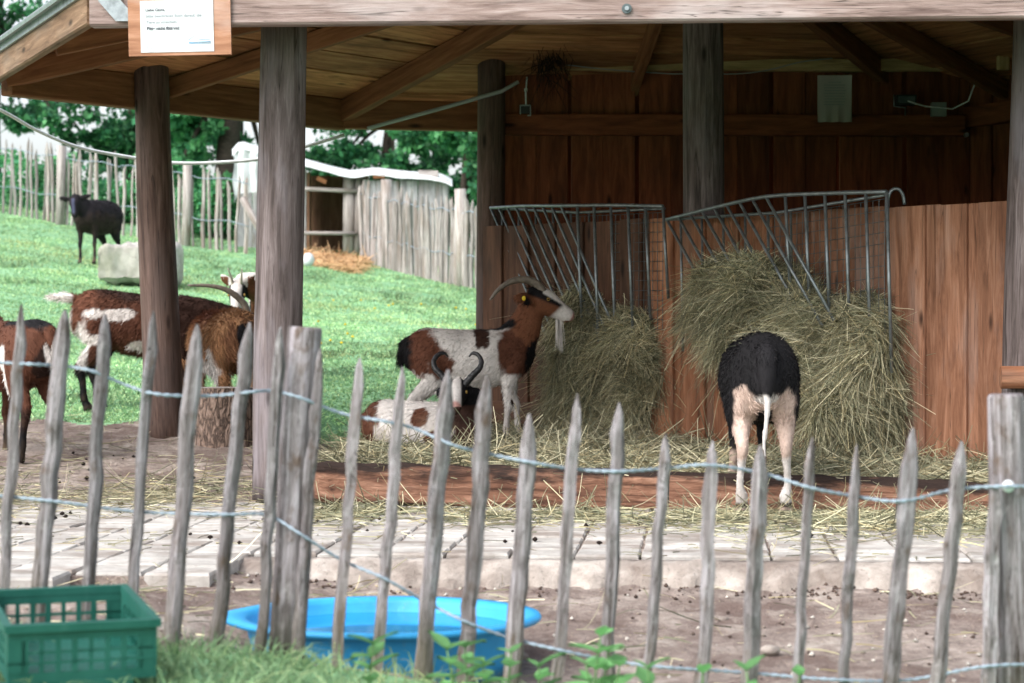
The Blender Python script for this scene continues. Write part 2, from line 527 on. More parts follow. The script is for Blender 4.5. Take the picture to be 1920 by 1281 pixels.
# ------------------------------------------------------------------ terrain
_KY = [9.4, 10.4, 11, 12, 13, 14, 17, 20, 24, 31, 40, 60, 150, 600]
_KZ = [0, .02, .06, .16, .28, .38, .68, 1.0, 1.45, 2.2, 2.8, 3.3, 4.0, 5.0]
def sstep(a, b, x):
    t = np.clip((x - a) / (b - a), 0, 1)
    return t * t * (3 - 2 * t)

def ground_z(X, Y):
    X = np.asarray(X, float); Y = np.asarray(Y, float)
    base = np.interp(Y, _KY, _KZ)
    fac = np.clip(1 - .05 * (X + 4.8), .72, 1.25)
    far = base * (1 + (fac - 1) * sstep(13, 19, Y))
    inside = sstep(-1.6, -.9, X) * (1 - sstep(12.4, 13.6, Y))
    far = far * (1 - inside) + np.minimum(far, .02) * inside
    # the yard in front of the paving falls away to the right
    right = sstep(-1.15, -.45, X)
    kerb = 6.80 - .07 * X
    soil = -.012 * (1 - right) + right * (-.08 - .065 * np.clip(kerb - Y, 0, 3))
    berm = sstep(5.25, 4.95, Y) ; left2 = 1 - sstep(-.75, .55, X)
    soil = soil * (1 - berm) + berm * (-.20 + .19 * left2)
    front = sstep(0, 1, (Y - kerb + .02) / .06) * right + (1 - right) * sstep(6.0, 6.5, Y)
    near = soil * (1 - front) + (-.045) * front
    w = sstep(8.9, 9.6, Y)
    z = near * (1 - w) + far * w
    z = z + .006 * np.sin(X * 5.1 + Y * 2.3) * np.sin(Y * 4.4 - X * 1.7) + .004 * np.sin(X * 13 + 1) * np.sin(Y * 17 + 2)
    Q = np.stack([X.ravel(), Y.ravel(), 0 * X.ravel()], 1)
    rough = (.006 * wav(Q, 9, 91) + .007 * np.clip(wav(Q, 26, 92), -.2, 1) + .004 * wav(Q, 55, 93)).reshape(X.shape)
    bare = (1 - sstep(6.7, 6.9, Y)) + sstep(8.9, 9.4, Y) * (1 - sstep(12.3, 13, Y))
    return z + rough * bare

def gz(x, y):
    return float(ground_z(x, y))

def grid_axis(a, b, step, far, ratio=1.18):
    c = list(np.arange(a, b + 1e-6, step))
    s = step; x = c[-1]
    while x < far: s *= ratio; x += s; c.append(x)
    s = step; x = c[0]; lo = []
    while x > -far: s *= ratio; x -= s; lo.append(x)
    return np.array(lo[::-1] + c)

gx = grid_axis(-3.2, 2.6, .035, 500)
gy = grid_axis(4.0, 13.6, .035, 900)
GX, GY = np.meshgrid(gx, gy, indexing='xy')
GZ = ground_z(GX, GY)
gV = np.stack([GX, GY, GZ], -1).reshape(-1, 3)
nx, ny = len(gx), len(gy)
ii, jj = np.meshgrid(np.arange(ny - 1), np.arange(nx - 1), indexing='ij')
gQ = np.stack([ii * nx + jj, ii * nx + jj + 1, (ii + 1) * nx + jj + 1, (ii + 1) * nx + jj], -1).reshape(-1, 4)
cx = (gx[:-1] + gx[1:]) / 2; cy = (gy[:-1] + gy[1:]) / 2
CX, CY = np.meshgrid(cx, cy, indexing='xy'); CX = CX.ravel(); CY = CY.ravel()
def grass_line(X):
    return 12.5 + .2 * np.sin(X * 3.1) + .10 * np.sin(X * 9.0 + 1)
def is_meadow(X, Y):
    return (Y > grass_line(X)) & ~((X > -.35) & (Y < 13.3)) | (np.abs(X) > 9)
def is_verge(X, Y):
    return Y < 4.98 + .05 * np.sin(X * 7) + .03 * np.sin(X * 19)
meadow = is_meadow(CX, CY); verge = is_verge(CX, CY) & ~meadow
soilm = ~meadow & ~verge

def ground_mat(name, kind):
    m, nt, b = new_mat(name)
    v = coords(nt, (1, 1, 1), rand=False)
    n1 = noise(nt, v, 1.6, 6, .65); n2 = noise(nt, v, 14, 6, .7); n3 = noise(nt, v, 70, 4, .7)
    if kind == 'soil':
        c = ramp(nt, n2, [(.3, S(108, 97, 91)), (.5, S(150, 137, 129)), (.68, S(180, 168, 159))])
        c = mix(nt, ramp(nt, n1, [(.42, (0, 0, 0)), (.6, (.9, .9, .9))]), c, S(106, 90, 84))
        nm = noise(nt, v, 5.0, 6, .7)
        c = mix(nt, ramp(nt, nm, [(.5, (0, 0, 0)), (.66, (.8, .8, .8))]), c, S(182, 172, 162))
        c = mix(nt, ramp(nt, n3, [(.62, (0, 0, 0)), (.72, (1, 1, 1))]), c, S(196, 178, 150))
        c = mix(nt, ramp(nt, n3, [(.3, (1, 1, 1)), (.38, (0, 0, 0))]), c, S(70, 56, 50))
        bs = .8
    else:
        c = ramp(nt, n2, [(.3, S(92, 136, 100)), (.5, S(118, 162, 122)), (.7, S(144, 186, 144))])
        c = mix(nt, ramp(nt, n1, [(.42, (0, 0, 0)), (.7, (.7, .7, .7))]), c, S(150, 190, 148))
        bs = .6
    nt.links.new(c, b.inputs['Base Color'])
    b.inputs['Roughness'].default_value = .9; b.inputs['Specular IOR Level'].default_value = .15
    h = nd(nt, 'Math', operation='ADD'); nt.links.new(n2, h.inputs[0]); nt.links.new(n3, h.inputs[1])
    bump(nt, b, h.outputs[0], bs, .02)
    return m
M_SOIL = ground_mat('soil', 'soil'); M_MEADOW = ground_mat('meadow_ground', 'grass')
def sub_sheet(name, mask, mat):
    q = gQ[mask]; u, inv = np.unique(q, return_inverse=True)
    return add(name, mesh_np(name, gV[u], inv.reshape(-1, 4), mat=mat, smooth=True), kind='structure')
sub_sheet('meadow', meadow, M_MEADOW)
sub_sheet('verge', verge, M_MEADOW)
sub_sheet('dirt_ground', soilm, M_SOIL)

# ------------------------------------------------------------------ paving and its kerb
def stone_mat(name, a, bcol, c3, sc=9, bstr=.4, dirt=S(128, 112, 98)):
    m, nt, b = new_mat(name)
    v = coords(nt, (1, 1, 1))
    n1 = noise(nt, v, sc, 6, .65); n2 = noise(nt, v, sc * 6, 5, .7); n3 = noise(nt, v, sc * .35, 4)
    c = ramp(nt, n1, [(.3, a), (.55, bcol), (.75, c3)])
    c = mix(nt, ramp(nt, n3, [(.47, (0, 0, 0)), (.66, (.75, .75, .75))]), c, dirt)
    c = mix(nt, ramp(nt, n2, [(.3, (.6, .6, .6)), (.42, (0, 0, 0))]), c, tuple(x * .5 for x in a))
    oi = nd(nt, 'ObjectInfo')
    rv = nd(nt, 'MapRange'); rv.inputs[3].default_value = .86; rv.inputs[4].default_value = 1.1
    nt.links.new(oi.outputs['Random'], rv.inputs[0])
    hs = nd(nt, 'HueSaturation'); nt.links.new(rv.outputs[0], hs.inputs['Value']); nt.links.new(c, hs.inputs['Color'])
    nt.links.new(hs.outputs[0], b.inputs['Base Color'])
    b.inputs['Roughness'].default_value = .85; b.inputs['Specular IOR Level'].default_value = .2
    bump(nt, b, n2, bstr, .008)
    return m
M_SLAB = stone_mat('paving_stone', S(150, 146, 140), S(180, 176, 171), S(198, 195, 191), 9, .5, S(118, 104, 94))
M_KERB = stone_mat('kerb_concrete', S(116, 106, 98), S(166, 157, 149), S(190, 183, 176), 8, 1.0, S(106, 92, 84))
M_ROCK = stone_mat('rock', S(150, 146, 140), S(178, 174, 168), S(202, 198, 192), 5, .9, S(120, 124, 104))

paving = add('paving', boxes_mesh('paving', [(-2.6, 2.6, 7.2, 9.35, -.12, -.011), (-2.6, -.95, 6.5, 7.2, -.12, -.012)], M_SOIL), kind='structure')
slab_meshes = []
for v in range(4):
    bm = bmesh.new(); bmesh.ops.create_cube(bm, size=1)
    for p in bm.verts: p.co = Vector((p.co.x * .206, p.co.y * .192, p.co.z * .05 - .025))
    bmesh.ops.bevel(bm, geom=[e for e in bm.edges if all(q.co.z > -.01 for q in e.verts)], offset=.006, segments=1, affect='EDGES')
    for p in bm.verts: p.co += Vector((random.uniform(-.002, .002), random.uniform(-.002, .002), random.uniform(-.0015, .0015)))
    me = bpy.data.meshes.new('paving_slab'); bm.to_mesh(me); bm.free(); me.materials.append(M_SLAB); slab_meshes.append(me)
PA = math.radians(-5)
for r in range(-4, 10):
    for c in range(-12, 12):
        u, v = (c + .5) * .214, 7.1 + r * .2
        x, y = u * math.cos(PA) - (v - 7.1) * math.sin(PA), 7.1 + u * math.sin(PA) + (v - 7.1) * math.cos(PA)
        kerb_y = 7.02 - .075 * x
        if x > -.85 and y < kerb_y: continue
        if y < 6.42 + .08 * math.sin(x * 9): continue
        if x < -2.3 and y > 8: continue
        Mx = Matrix.Translation((x, y, random.uniform(-.004, .003))) @ Matrix.Rotation(PA + random.uniform(-.012, .012), 4, 'Z') @ Matrix.Rotation(random.uniform(-.012, .012), 4, 'X')
        add('paving_slab', random.choice(slab_meshes), paving, Mx)
# kerb: worn concrete edge with a broken front face
kx = np.linspace(-.92, 2.5, 140)
kp = []
for x in kx:
    yb = 6.915 - .075 * x
    j = lambda s: .018 * math.sin(x * 17 + s) * math.sin(x * 5.3 + s) + .012 * math.sin(x * 41 + 2 * s) + random.uniform(-.011, .011)
    kp.append([(x, yb + .006, -.05), (x, yb, -.004), (x, yb - .03, -.006 + .3 * j(1)), (x, yb - .08 + .6 * j(2), -.022 + .5 * j(2)), (x, yb - .13 + j(3), -.055 + .5 * j(5)), (x, yb - .19 + 1.5 * j(4), -.14)])
kV = np.array(kp).reshape(-1, 3); kn = 6
kQ = [(i * kn + j, (i + 1) * kn + j, (i + 1) * kn + j + 1, i * kn + j + 1) for i in range(len(kx) - 1) for j in range(kn - 1)]
add('kerb', mesh_np('kerb', kV, np.array(kQ)[:, ::-1], mat=M_KERB), kind='structure')

# ------------------------------------------------------------------ the timber shelter
shelter = empty('timber_shelter', (.95, 11.2, 0), 'open six sided timber shelter with round posts and boarded roof', 'shelter')
EZ = 2.10                                   # underside of the boarding at the eave
E = [Vector(p) for p in [(-1.72, 8.75, EZ), (-2.75, 11.15, EZ), (-1.12, 13.2, EZ), (2.9, 14.0, EZ), (4.5, 11.2, EZ), (3.0, 8.45, EZ)]]
APEX = Vector((.95, 11.2, 2.95))
NB = 12
for i in range(6):
    e0, e1 = E[i], E[(i + 1) % 6]
    if (e1 - e0).cross(APEX - e0).z > 0: e0, e1 = e1, e0
    rp = slab('roof_covering', [e1.lerp(APEX, -.02) + Vector((0, 0, .05)), e0.lerp(APEX, -.02) + Vector((0, 0, .05)), APEX + Vector((0, 0, .05)), APEX + Vector((0.001, 0, .05))], .015, M_STEEL, shelter)
    for k in range(NB):
        t0, t1 = k / NB, min(.995, (k + 1) / NB - .006)
        q = [e0.lerp(APEX, t0), e1.lerp(APEX, t0), e1.lerp(APEX, t1), e0.lerp(APEX, t1)]
        dz = random.uniform(0, .012)
        slab('roof_board', [p + Vector((0, 0, .024 + dz)) for p in q], .022, M_ROOF, rp)
# fascias under the eaves, the front one a weathered beam
def eave(i, name, mat, z0, z1, th, inset=0.0):
    a, b = E[i].copy(), E[(i + 1) % 6].copy()
    c = APEX.copy(); zc = (z0 + z1) / 2
    a = a.lerp(c, inset); b = b.lerp(c, inset)
    a.z = b.z = zc
    return beam(name, a, b, th, z1 - z0, mat, shelter, nseg=6, ch=.008)
eave(5, 'front_beam', M_BEAM, 1.975, 2.235, .09)
eave(0, 'fascia_board', M_FASCIA, 1.985, 2.115, .045)
eave(1, 'eave_beam', M_RAFTER, 1.955, 2.145, .09, .03)
eave(2, 'eave_beam', M_RAFTER, 1.965, 2.145, .09, .03)
eave(3, 'eave_beam', M_RAFTER, 1.965, 2.145, .09, .03)
eave(4, 'eave_beam', M_RAFTER, 1.965, 2.145, .09, .03)
# metal drip edge on the left fascia, bracket at the corner, bolt on the front beam
d0, d1 = E[0] + Vector((-.03, 0, .045)), E[1] + Vector((-.03, 0, .045))
beam('drip_edge', d0, d1, .02, .075, M_STEEL, shelter, ch=.002)
bA = E[0] + Vector((.075, -.075, 0))
me = bpy.data.meshes.new('corner_bracket')
bv = [(-.05, 0, .12), (.045, 0, .12), (.05, 0, -.02), (.1, 0, -.075), (.1, 0, -.11), (.035, 0, -.11), (-.035, 0, -.03)]
me.from_pydata([(x, y + dy, z) for dy in (0, .008) for x, y, z in bv], [], [tuple(range(7)), tuple(range(13, 6, -1))] + [(i, i + 7, (i + 1) % 7 + 7, (i + 1) % 7) for i in range(7)])
me.materials.append(M_STEEL)
add('corner_bracket', me, shelter, Matrix.Translation(bA))
fb = E[5].lerp(E[0], .0)
def on_front(x, y, off=.052):
    """a point on the front beam's face at photo pixel x"""
    a, b = E[0], E[5]
    for _ in range(4):
        pass
    best = min((abs(960 + FPX * (a.lerp(b, t)).x / (a.lerp(b, t)).y - x), t) for t in np.linspace(0, 1, 800))[1]
    p = a.lerp(b, best); p.y -= off
    p.z = CAM_H + (YH - y) / FPX * p.y
    return p
p = on_front(1174, 17)
tube('bolt', [p + Vector((0, .01, 0)), p + Vector((0, -.012, 0))], .009, M_STEEL, shelter, 10)
tube('bolt', [p + Vector((0, .012, 0)), p + Vector((0, -.004, 0))], .02, M_DARKSTEEL, shelter, 14)
# rafters, radiating to the apex
def rafter(e, w=.055, h=.105, name='rafter', t1=.97, z=-.005):
    a = e.lerp(APEX, .03) + Vector((0, 0, z - h / 2)); b = e.lerp(APEX, t1) + Vector((0, 0, z - h / 2))
    beam(name, a, b, w, h, M_RAFTER, shelter, ch=.005)
for i in range(6):
    rafter(E[i], .07, .125, 'hip_rafter')
    for t in ((.5,) if i in (0, 5) else (.42,) if i == 1 else (.45,) if i == 2 else (.28, .7)):
        rafter(E[i].lerp(E[(i + 1) % 6], t))
# posts
def post(pts, r, mat, name='post', n=18):
    P = catmull(np.array([tuple(p) for p in pts]), 4)
    rr = np.interp(np.linspace(0, 1, len(P)), np.linspace(0, 1, len(r)), r)
    return pole(name, P, rr, mat, shelter, n, rough=.02)
post([at(520, 938, 9.2), at(521, 700, 9.2), at(527, 400, 9.2), at(534, 20, 9.2)], [.107, .105, .102, .098], M_POST)
post([at(310, 846, 11.8), at(303, 640, 11.8), at(293, 420, 11.8), at(287, 230, 11.8), at(284, 112, 11.8)], [.108, .105, .100, .094, .095], M_POSTDARK)
post([at(917, 802, 12.8), at(920, 500, 12.8), at(922, 90, 12.8)], [.088, .085, .084], M_POSTDARK)
post([(1.01, 11.25, 0), (1.01, 11.25, 1.5), (1.0, 11.22, 2.92)], [.112, .11, .105], M_POST)
post([at(1921, 930, 9.35), at(1930, 500, 9.35), at(1945, 30, 9.35)], [.11, .108, .105], M_POST)
post([(2.86, 13.2, 0), (2.86, 13.2, 2.4)], [.095, .09], M_POSTDARK)
post([(4.05, 11.2, 0), (4.05, 11.2, 2.25)], [.1, .095], M_POSTDARK)

# boarded walls
def wall(name, a, b, z0, z1, width, pattern, mat, thick=.024, jag=.0, ov=1.03, gaps=False):
    """vertical boards from a to b; pattern = offsets towards the viewer's side"""
    a, b = Vector((*a, 0)), Vector((*b, 0))
    u = (b - a).normalized(); n = Vector((u.y, -u.x, 0))
    L = (b - a).length; cnt = int(L / width)
    root = bpy.data.objects.new(name, None); root.empty_display_size = .1
    link(root, shelter, Matrix.Translation(a))
    for i in range(cnt):
        off = pattern[i % len(pattern)] + random.uniform(-.003, .003)
        p = a + u * (width * (i + .5)) + n * off
        gap = .012 if gaps else 0.0
        if gaps: p = p + u * (gap / 2 * (1 if i % 2 == 0 else -1))
        beam('board', p + Vector((0, 0, z0)), p + Vector((0, 0, z1 + random.uniform(-jag, jag))), width * ov - gap, thick, mat, root, up=n, ch=.004)
        if gaps and i % 2 == 1:
            q = a + u * (width * (i + 1)) - n * .075
            beam('batten', q + Vector((0, 0, z0)), q + Vector((0, 0, z1)), .12, .02, mat, root, up=n, ch=.003)
    return root
WALL_A, WALL_B = (-.06, 12.98), (2.82, 13.12)
wall('back_wall', WALL_A, WALL_B, .02, 2.37, .2057, (.024, .020, -.008, -.012), M_WALL, ov=1.0, gaps=True)
wall('side_wall', (2.80, 13.16), (4.05, 11.3), .02, 2.4, .2, (.012, -.012), M_WALL, ov=1.25)
wall('side_wall', (4.05, 11.1), (2.32, 9.3), .02, 2.2, .2, (.012, -.012), M_WALL, ov=1.25)
beam('wall_purlin', (-.02, 12.93, 2.335), (2.75, 13.06, 2.345), .07, .075, M_PURLIN, shelter, nseg=8, wob=.003)
beam('wall_rail', (-.13, 12.90, 1.968), (2.76, 13.03, 1.975), .06, .128, M_WALL, shelter)
beam('wall_rail', (2.78, 13.12, 2.03), (3.95, 11.25, 2.06), .06, .13, M_WALL, shelter)
for px, py in ((929, 246), (930, 260)):
    q = at(px, py, 12.855)
    tube('bolt', [q, q + Vector((0, -.012, 0))], .013 if py > 250 else .008, M_STEEL, shelter, 10)
q = at(1810, 254, 13.0); tube('bolt', [q, q + Vector((0, -.04, 0))], .014, M_STEEL, shelter, 10)
beam('bracket_block', at(1880, 76, 12.5), at(1880, 132, 12.5), .07, .05, M_PURLIN, shelter, up=(0, 1, 0))
# the low partition across the shelter, back left post to front right post
PC, PF = Vector((-.06, 12.66, 0)), Vector((2.37, 9.46, 0))
PU = (PF - PC).normalized(); PN = Vector((PU.y, -PU.x, 0))
if PN.y > 0: PN = -PN
PL = (PF - PC).length
part = bpy.data.objects.new('partition', None); part.empty_display_size = .1; link(part, shelter, Matrix.Translation(PC))
PO = Vector((-.085, -.065, 0))
i, s = 0, 0.0
while s < PL - .05:
    wd = (.165, .085)[i % 2]
    p = PC + PO + PU * (s + wd / 2) + PN * (0 if i % 2 else .018)
    h = 1.335 - .03 * (s / PL) + random.uniform(-.004, .004)
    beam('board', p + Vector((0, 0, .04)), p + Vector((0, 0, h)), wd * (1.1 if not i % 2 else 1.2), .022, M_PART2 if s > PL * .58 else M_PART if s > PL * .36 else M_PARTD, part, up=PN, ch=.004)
    s += wd; i += 1
pp = PC + PO + PN * .04
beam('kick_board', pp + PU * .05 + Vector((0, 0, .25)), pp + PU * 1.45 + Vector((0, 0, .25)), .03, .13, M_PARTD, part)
e = at(1876, 708, 9.2)
pole('rail_stub', [e, e + Vector((.35, -.03, .0))], .05, M_PART, shelter, 14, rough=.03)

# tangle of old straw and cobweb hanging from the back left hip
nT = 260
c = at(1030, 95, 12.75)
Pt = np.array(c) + RNG.normal(size=(nT, 3)) * np.array([.05, .05, .09])
add('cobweb_tangle', strands('cobweb_tangle', Pt, RNG.normal(size=(nT, 3)) * .5 + np.array([0, 0, -1]), RNG.uniform(.08, .22, nT), .006, np.tile(np.array(S(54, 42, 34)), (nT, 1)), M_HAY, .1, 2), shelter, kind='stuff')

# timber sill along the front of the bedding
LG1 = catmull(np.array([tuple(p) for p in (at(590, 903, 8.98), at(800, 908, 8.95), at(1050, 915, 8.9), at(1253, 921, 8.85))]), 9)
LG2 = catmull(np.array([tuple(p) for p in (at(1256, 924, 8.84), at(1500, 929, 8.78), at(1720, 936, 8.74), at(1852, 944, 8.7))]), 7)
def sill(P, label):
    """squared, hacked timber with a blackened top"""
    P = [Vector(tuple(p)) for p in P]
    M, L = frame(P[0], P[-1]); Mi = M.inverted()
    V = []; sec = [(.5, -.42), (.5, .30), (.44, .44), (.2, .5), (-.2, .5), (-.44, .42), (-.5, .3), (-.5, -.42), (-.4, -.5), (.4, -.5)]; n = len(sec)
    for i, p in enumerate(P):
        c = Mi @ p
        for y, z in sec:
            V.append((c.x, c.y + y * .15 + random.uniform(-.006, .006), c.z + z * .165 + random.uniform(-.006, .006)))
    F = [(i * n + j, i * n + (j + 1) % n, (i + 1) * n + (j + 1) % n, (i + 1) * n + j) for i in range(len(P) - 1) for j in range(n)]
    F += [tuple(range(n))[::-1], tuple((len(P) - 1) * n + j for j in range(n))]
    me = bpy.data.meshes.new('sill_log'); me.from_pydata(V, [], F); me.materials.append(M_SILL)
    bm = bmesh.new(); bm.from_mesh(me); bmesh.ops.recalc_face_normals(bm, faces=bm.faces); bm.to_mesh(me); bm.free()
    return add('sill_log', me, None, M, label=label, cat='log', group='timbers edging the bedding')
M_SILL, nt, b = new_mat('sill_wood')
g = noise(nt, coords(nt, (3, 26, 26)), 1.0, 8, .65, .8); g2 = noise(nt, coords(nt, (2.2, 9, 9)), 1.0, 6, .65)
c = ramp(nt, g, [(.34, S(66, 46, 38)), (.5, S(124, 90, 73)), (.66, S(162, 126, 106))])
c = mix(nt, ramp(nt, g2, [(.5, (0, 0, 0)), (.66, (.8, .8, .8))]), c, S(88, 62, 52))
tc = nd(nt, 'TexCoord'); sx = nd(nt, 'SeparateXYZ'); nt.links.new(tc.outputs['Object'], sx.inputs[0])
ad = nd(nt, 'Math', operation='MULTIPLY_ADD'); ad.inputs[1].default_value = .22; nt.links.new(g2, ad.inputs[0]); nt.links.new(sx.outputs[2], ad.inputs[2])
c = mix(nt, ramp(nt, ad.outputs[0], [(.145, (0, 0, 0)), (.175, (.95, .95, .95))]), c, S(40, 33, 31))
nt.links.new(c, b.inputs['Base Color']); b.inputs['Roughness'].default_value = .9; b.inputs['Specular IOR Level'].default_value = .15
hh = nd(nt, 'Math', operation='ADD'); nt.links.new(g, hh.inputs[0]); nt.links.new(g2, hh.inputs[1]); bump(nt, b, hh.outputs[0], .9, .015)
log1 = sill(LG1, 'long squared timber sill with blackened top, between the round post and the sheep')
log2 = sill(LG2, 'shorter orange brown timber sill behind the black sheep\'s hind legs')

# bedding floor behind the sill
bx = np.linspace(-.95, 3.9, 100); by = np.linspace(8.97, 13.0, 86)
BX, BY = np.meshgrid(bx, by, indexing='xy')
def bed_z(X, Y):
    X = np.asarray(X, float); Y = np.asarray(Y, float)
    e = sstep(0, .25, X + .95 - .06 * np.sin(Y * 5)) * sstep(0, .05, Y - (8.94 - .09 * (X + .8)))
    return -.03 * (Y < 8.97 - .09 * (X + .8)) + .01 + (.115 + .018 * np.sin(X * 4 + Y * 3) * np.sin(Y * 5 - X) + .012 * np.sin(X * 11 - Y * 7)) * e - .03 * (1 - sstep(8.9, 9.3, Y)) * e
BY2 = BY - .09 * (BX + .8) * (1 - (BY - 8.97) / 4.03)
bV = np.stack([BX, BY2, bed_z(BX, BY2)], -1).reshape(-1, 3)
n_, m_ = len(bx), len(by)
ii, jj = np.meshgrid(np.arange(m_ - 1), np.arange(n_ - 1), indexing='ij')
bQ = np.stack([ii * n_ + jj, ii * n_ + jj + 1, (ii + 1) * n_ + jj + 1, (ii + 1) * n_ + jj], -1).reshape(-1, 4)
bc = np.tile(np.array(S(120, 108, 76)), (len(bV), 1)) * (1 + .2 * wav(bV, 6, 3))[:, None]
add('bedding_floor', mesh_np('bedding_floor', bV, bQ, None, bc, M_HAYCORE, True), kind='structure')

# ------------------------------------------------------------------ notice on the front beam
sp = on_front(342, 40, .062); sp.y -= .012
sign = empty('notice_board', sp, 'pine board with a white printed notice hung on the front beam', 'sign')
SR = Matrix.Translation(sp) @ Matrix.Rotation(math.radians(-1.2), 4, 'Y')
PX = FPX / sp.y
def sgn(x, y):                       # photo pixel -> sign plane
    return (x - 342) / PX, -(y - 40) / PX
x0, z1 = sgn(246, -40); x1, z0 = sgn(438, 105)
me = boxes_mesh('board', [(x0, x1, 0, .02, z0, z1)], M_SIGN)
add('board', me, sign, SR)
x0, z1 = sgn(269, 2); x1, z0 = sgn(406, 99)
paper = add('paper', boxes_mesh('paper', [(x0, x1, -.0025, -.0005, z0, z1)], M_PAPER), sign, SR)
def text_mesh(body, size, mat, bold=0.0):
    cu = bpy.data.curves.new('lettering', 'FONT'); cu.body = body; cu.size = size; cu.offset = bold; cu.extrude = .0002
    o = bpy.data.objects.new('t', cu); COL.objects.link(o)
    me = bpy.data.meshes.new_from_object(o.evaluated_get(bpy.context.evaluated_depsgraph_get()))
    bpy.data.objects.remove(o); me.name = 'lettering'
    me.materials.clear(); me.materials.append(mat)
    return me
def lettering(body, px, py, width_px, mat, bold=0.0):
    me = text_mesh(body, .02, mat, bold)
    V, _ = mesh_arrays(me); wd = V[:, 0].max()
    sc = (width_px / PX) / wd
    x, z = sgn(px, py)
    add('lettering', me, paper, SR @ Matrix.Translation((x, -.0031, z)) @ Matrix.Rotation(math.pi / 2, 4, 'X') @ Matrix.Scale(sc, 4))
lettering('Liebe Gäste,', 279, 22, 37, M_INK, .0004)
lettering('bitte beschränkt Euch darauf, die', 279, 33.5, 105, M_INKGREY, .0004)
lettering('Tiere zu streicheln.', 280, 45, 59, M_INKGREY, .0004)
lettering('Bitte nicht füttern!', 281, 57, 61, M_INK, .0010)
def mark(name, pts_px, r, mat):
    tube(name, [SR @ Vector((*sgn(x, y)[:1], -.0031, sgn(x, y)[1])) for x, y in pts_px], r, mat, paper, 5)
mark('hill_line', [(358, 77), (363, 74), (368, 70), (373, 73.5), (379, 76), (388, 76.5), (400, 76)], .0006, M_INKBLUE)
mark('caption_line', [(359, 81.5), (400, 81)], .0018, M_INKBLUE)
mark('caption_line', [(359, 84), (401, 83.5)], .0010, M_INKBLUE)
mark('emblem_ring', [(289 + 8 * math.cos(a), 90.5 + 7.5 * math.sin(a)) for a in np.linspace(0, 6.3, 20)], .0004, M_INKGREY)
mark('emblem_leaf', [(287, 93), (288.5, 91)], .0012, M_INKGREY); mark('emblem_leaf', [(290, 89.5), (291.5, 88)], .0012, M_INKGREY)
mark('tack', [(362, 68), (362.6, 67.4)], .0009, M_INK)
# ------------------------------------------------------------------ fittings on the back wall
q = at(1564, 186, 12.93)
sheet = empty('notice_sheet', q, 'laminated paper sheet pinned to the dark back wall', 'notice')
wpx = 12.93 / FPX
R_ = 12; xs = np.linspace(-32 * wpx, 32 * wpx, R_); zs = np.linspace(-44 * wpx, 44 * wpx, R_)
sv = [(x, -.006 - .014 * max(0, -z / (44 * wpx)) ** 2 * (1 + math.sin(x * 90)) - (.012 if x > 0 and z > 0 else 0) * (x * z) / (32 * 44 * wpx ** 2), z) for z in zs for x in xs]
sq = [(i * R_ + j, i * R_ + j + 1, (i + 1) * R_ + j + 1, (i + 1) * R_ + j) for i in range(R_ - 1) for j in range(R_ - 1)]
sm, nt, b = new_mat('laminate'); b.inputs['Base Color'].default_value = (.46, .44, .42, 1); b.inputs['Roughness'].default_value = .22
me = mesh_np('sheet', sv, sq, mat=sm, smooth=True)
sh = add('sheet', me, sheet, Matrix.Translation(q))
for k in range(9):
    z = (30 - k * 5.2) * wpx; a = -20 * wpx + (8 * wpx if k == 0 else 0); b_ = (12 if k == 0 else 22) * wpx - (k % 3) * 2 * wpx
    add('text_line', boxes_mesh('text_line', [(a, b_, -.0225 if False else -.0105, -.0095, z, z + 1.4 * wpx)], M_INKGREY), sh, Matrix.Translation(q + Vector((0, -.003, 0))))

q = at(985, 209, 12.93)
sb = empty('switch_box', q, 'small dark switch box with pale rim beside the back left post', 'switch box')
s_ = .034
add('rim', boxes_mesh('rim', [(-s_, s_, -.05, .0, -s_, -s_ + .007), (-s_, s_, -.05, .0, s_ - .007, s_), (-s_, -s_ + .007, -.05, 0, -s_ + .007, s_ - .007), (s_ - .007, s_, -.05, 0, -s_ + .007, s_ - .007)], M_PLASTIC), sb, Matrix.Translation(q))
add('face', boxes_mesh('face', [(-s_ + .007, s_ - .007, -.04, 0, -s_ + .007, s_ - .007)], M_BLACK), sb, Matrix.Translation(q))
tube('cable', [at(986, 198, 12.9), at(986, 170, 12.92), at(988, 145, 12.9)], .005, M_CABLE, sb, 6)
tube('cable_gland', [at(986, 172, 12.92), at(986, 166, 12.92)], .010, M_CABLE, sb, 8)
tube('cable_gland', [at(985, 221, 12.92), at(985, 230, 12.92)], .007, M_CABLE, sb, 8)

q = at(1695, 190, 12.98)
fl = empty('floodlight', q, 'small black floodlight on a bracket on the back wall', 'floodlight')
add('housing', boxes_mesh('housing', [(-.06, .06, -.08, 0, -.03, .03)], M_BLACK), fl, Matrix.Translation(q))
add('glass', boxes_mesh('glass', [(-.05, .05, -.084, -.08, -.02, .02)], M_DARKSTEEL), fl, Matrix.Translation(q))
tube('bracket', [q + Vector((-.07, -.04, .035)), q + Vector((-.07, -.04, -.035)), q + Vector((0, -.04, -.045)), q + Vector((.0, -.03, -.09))], .005, M_STEEL, fl, 6)
q = at(1757, 207, 12.98)
jb = empty('junction_box', q, 'grey plastic junction box right of the floodlight', 'junction box')
add('box', boxes_mesh('box', [(-.042, .042, -.05, 0, -.04, .04)], M_PLASTIC), jb, Matrix.Translation(q))
add('lid', boxes_mesh('lid', [(-.044, .044, -.058, -.05, -.042, .042)], M_PLASTIC), jb, Matrix.Translation(q))
tag(tube('power_cable', [at(1702, 190, 12.88), at(1720, 196, 12.9), at(1735, 200, 12.92), at(1757, 202, 12.9), at(1785, 205, 12.92), at(1815, 190, 12.8), at(1830, 150, 12.8), at(1828, 100, 12.7)], .005, M_CABLE, None, 6),
    'thin grey cable joining the floodlight and the junction box', 'cable')
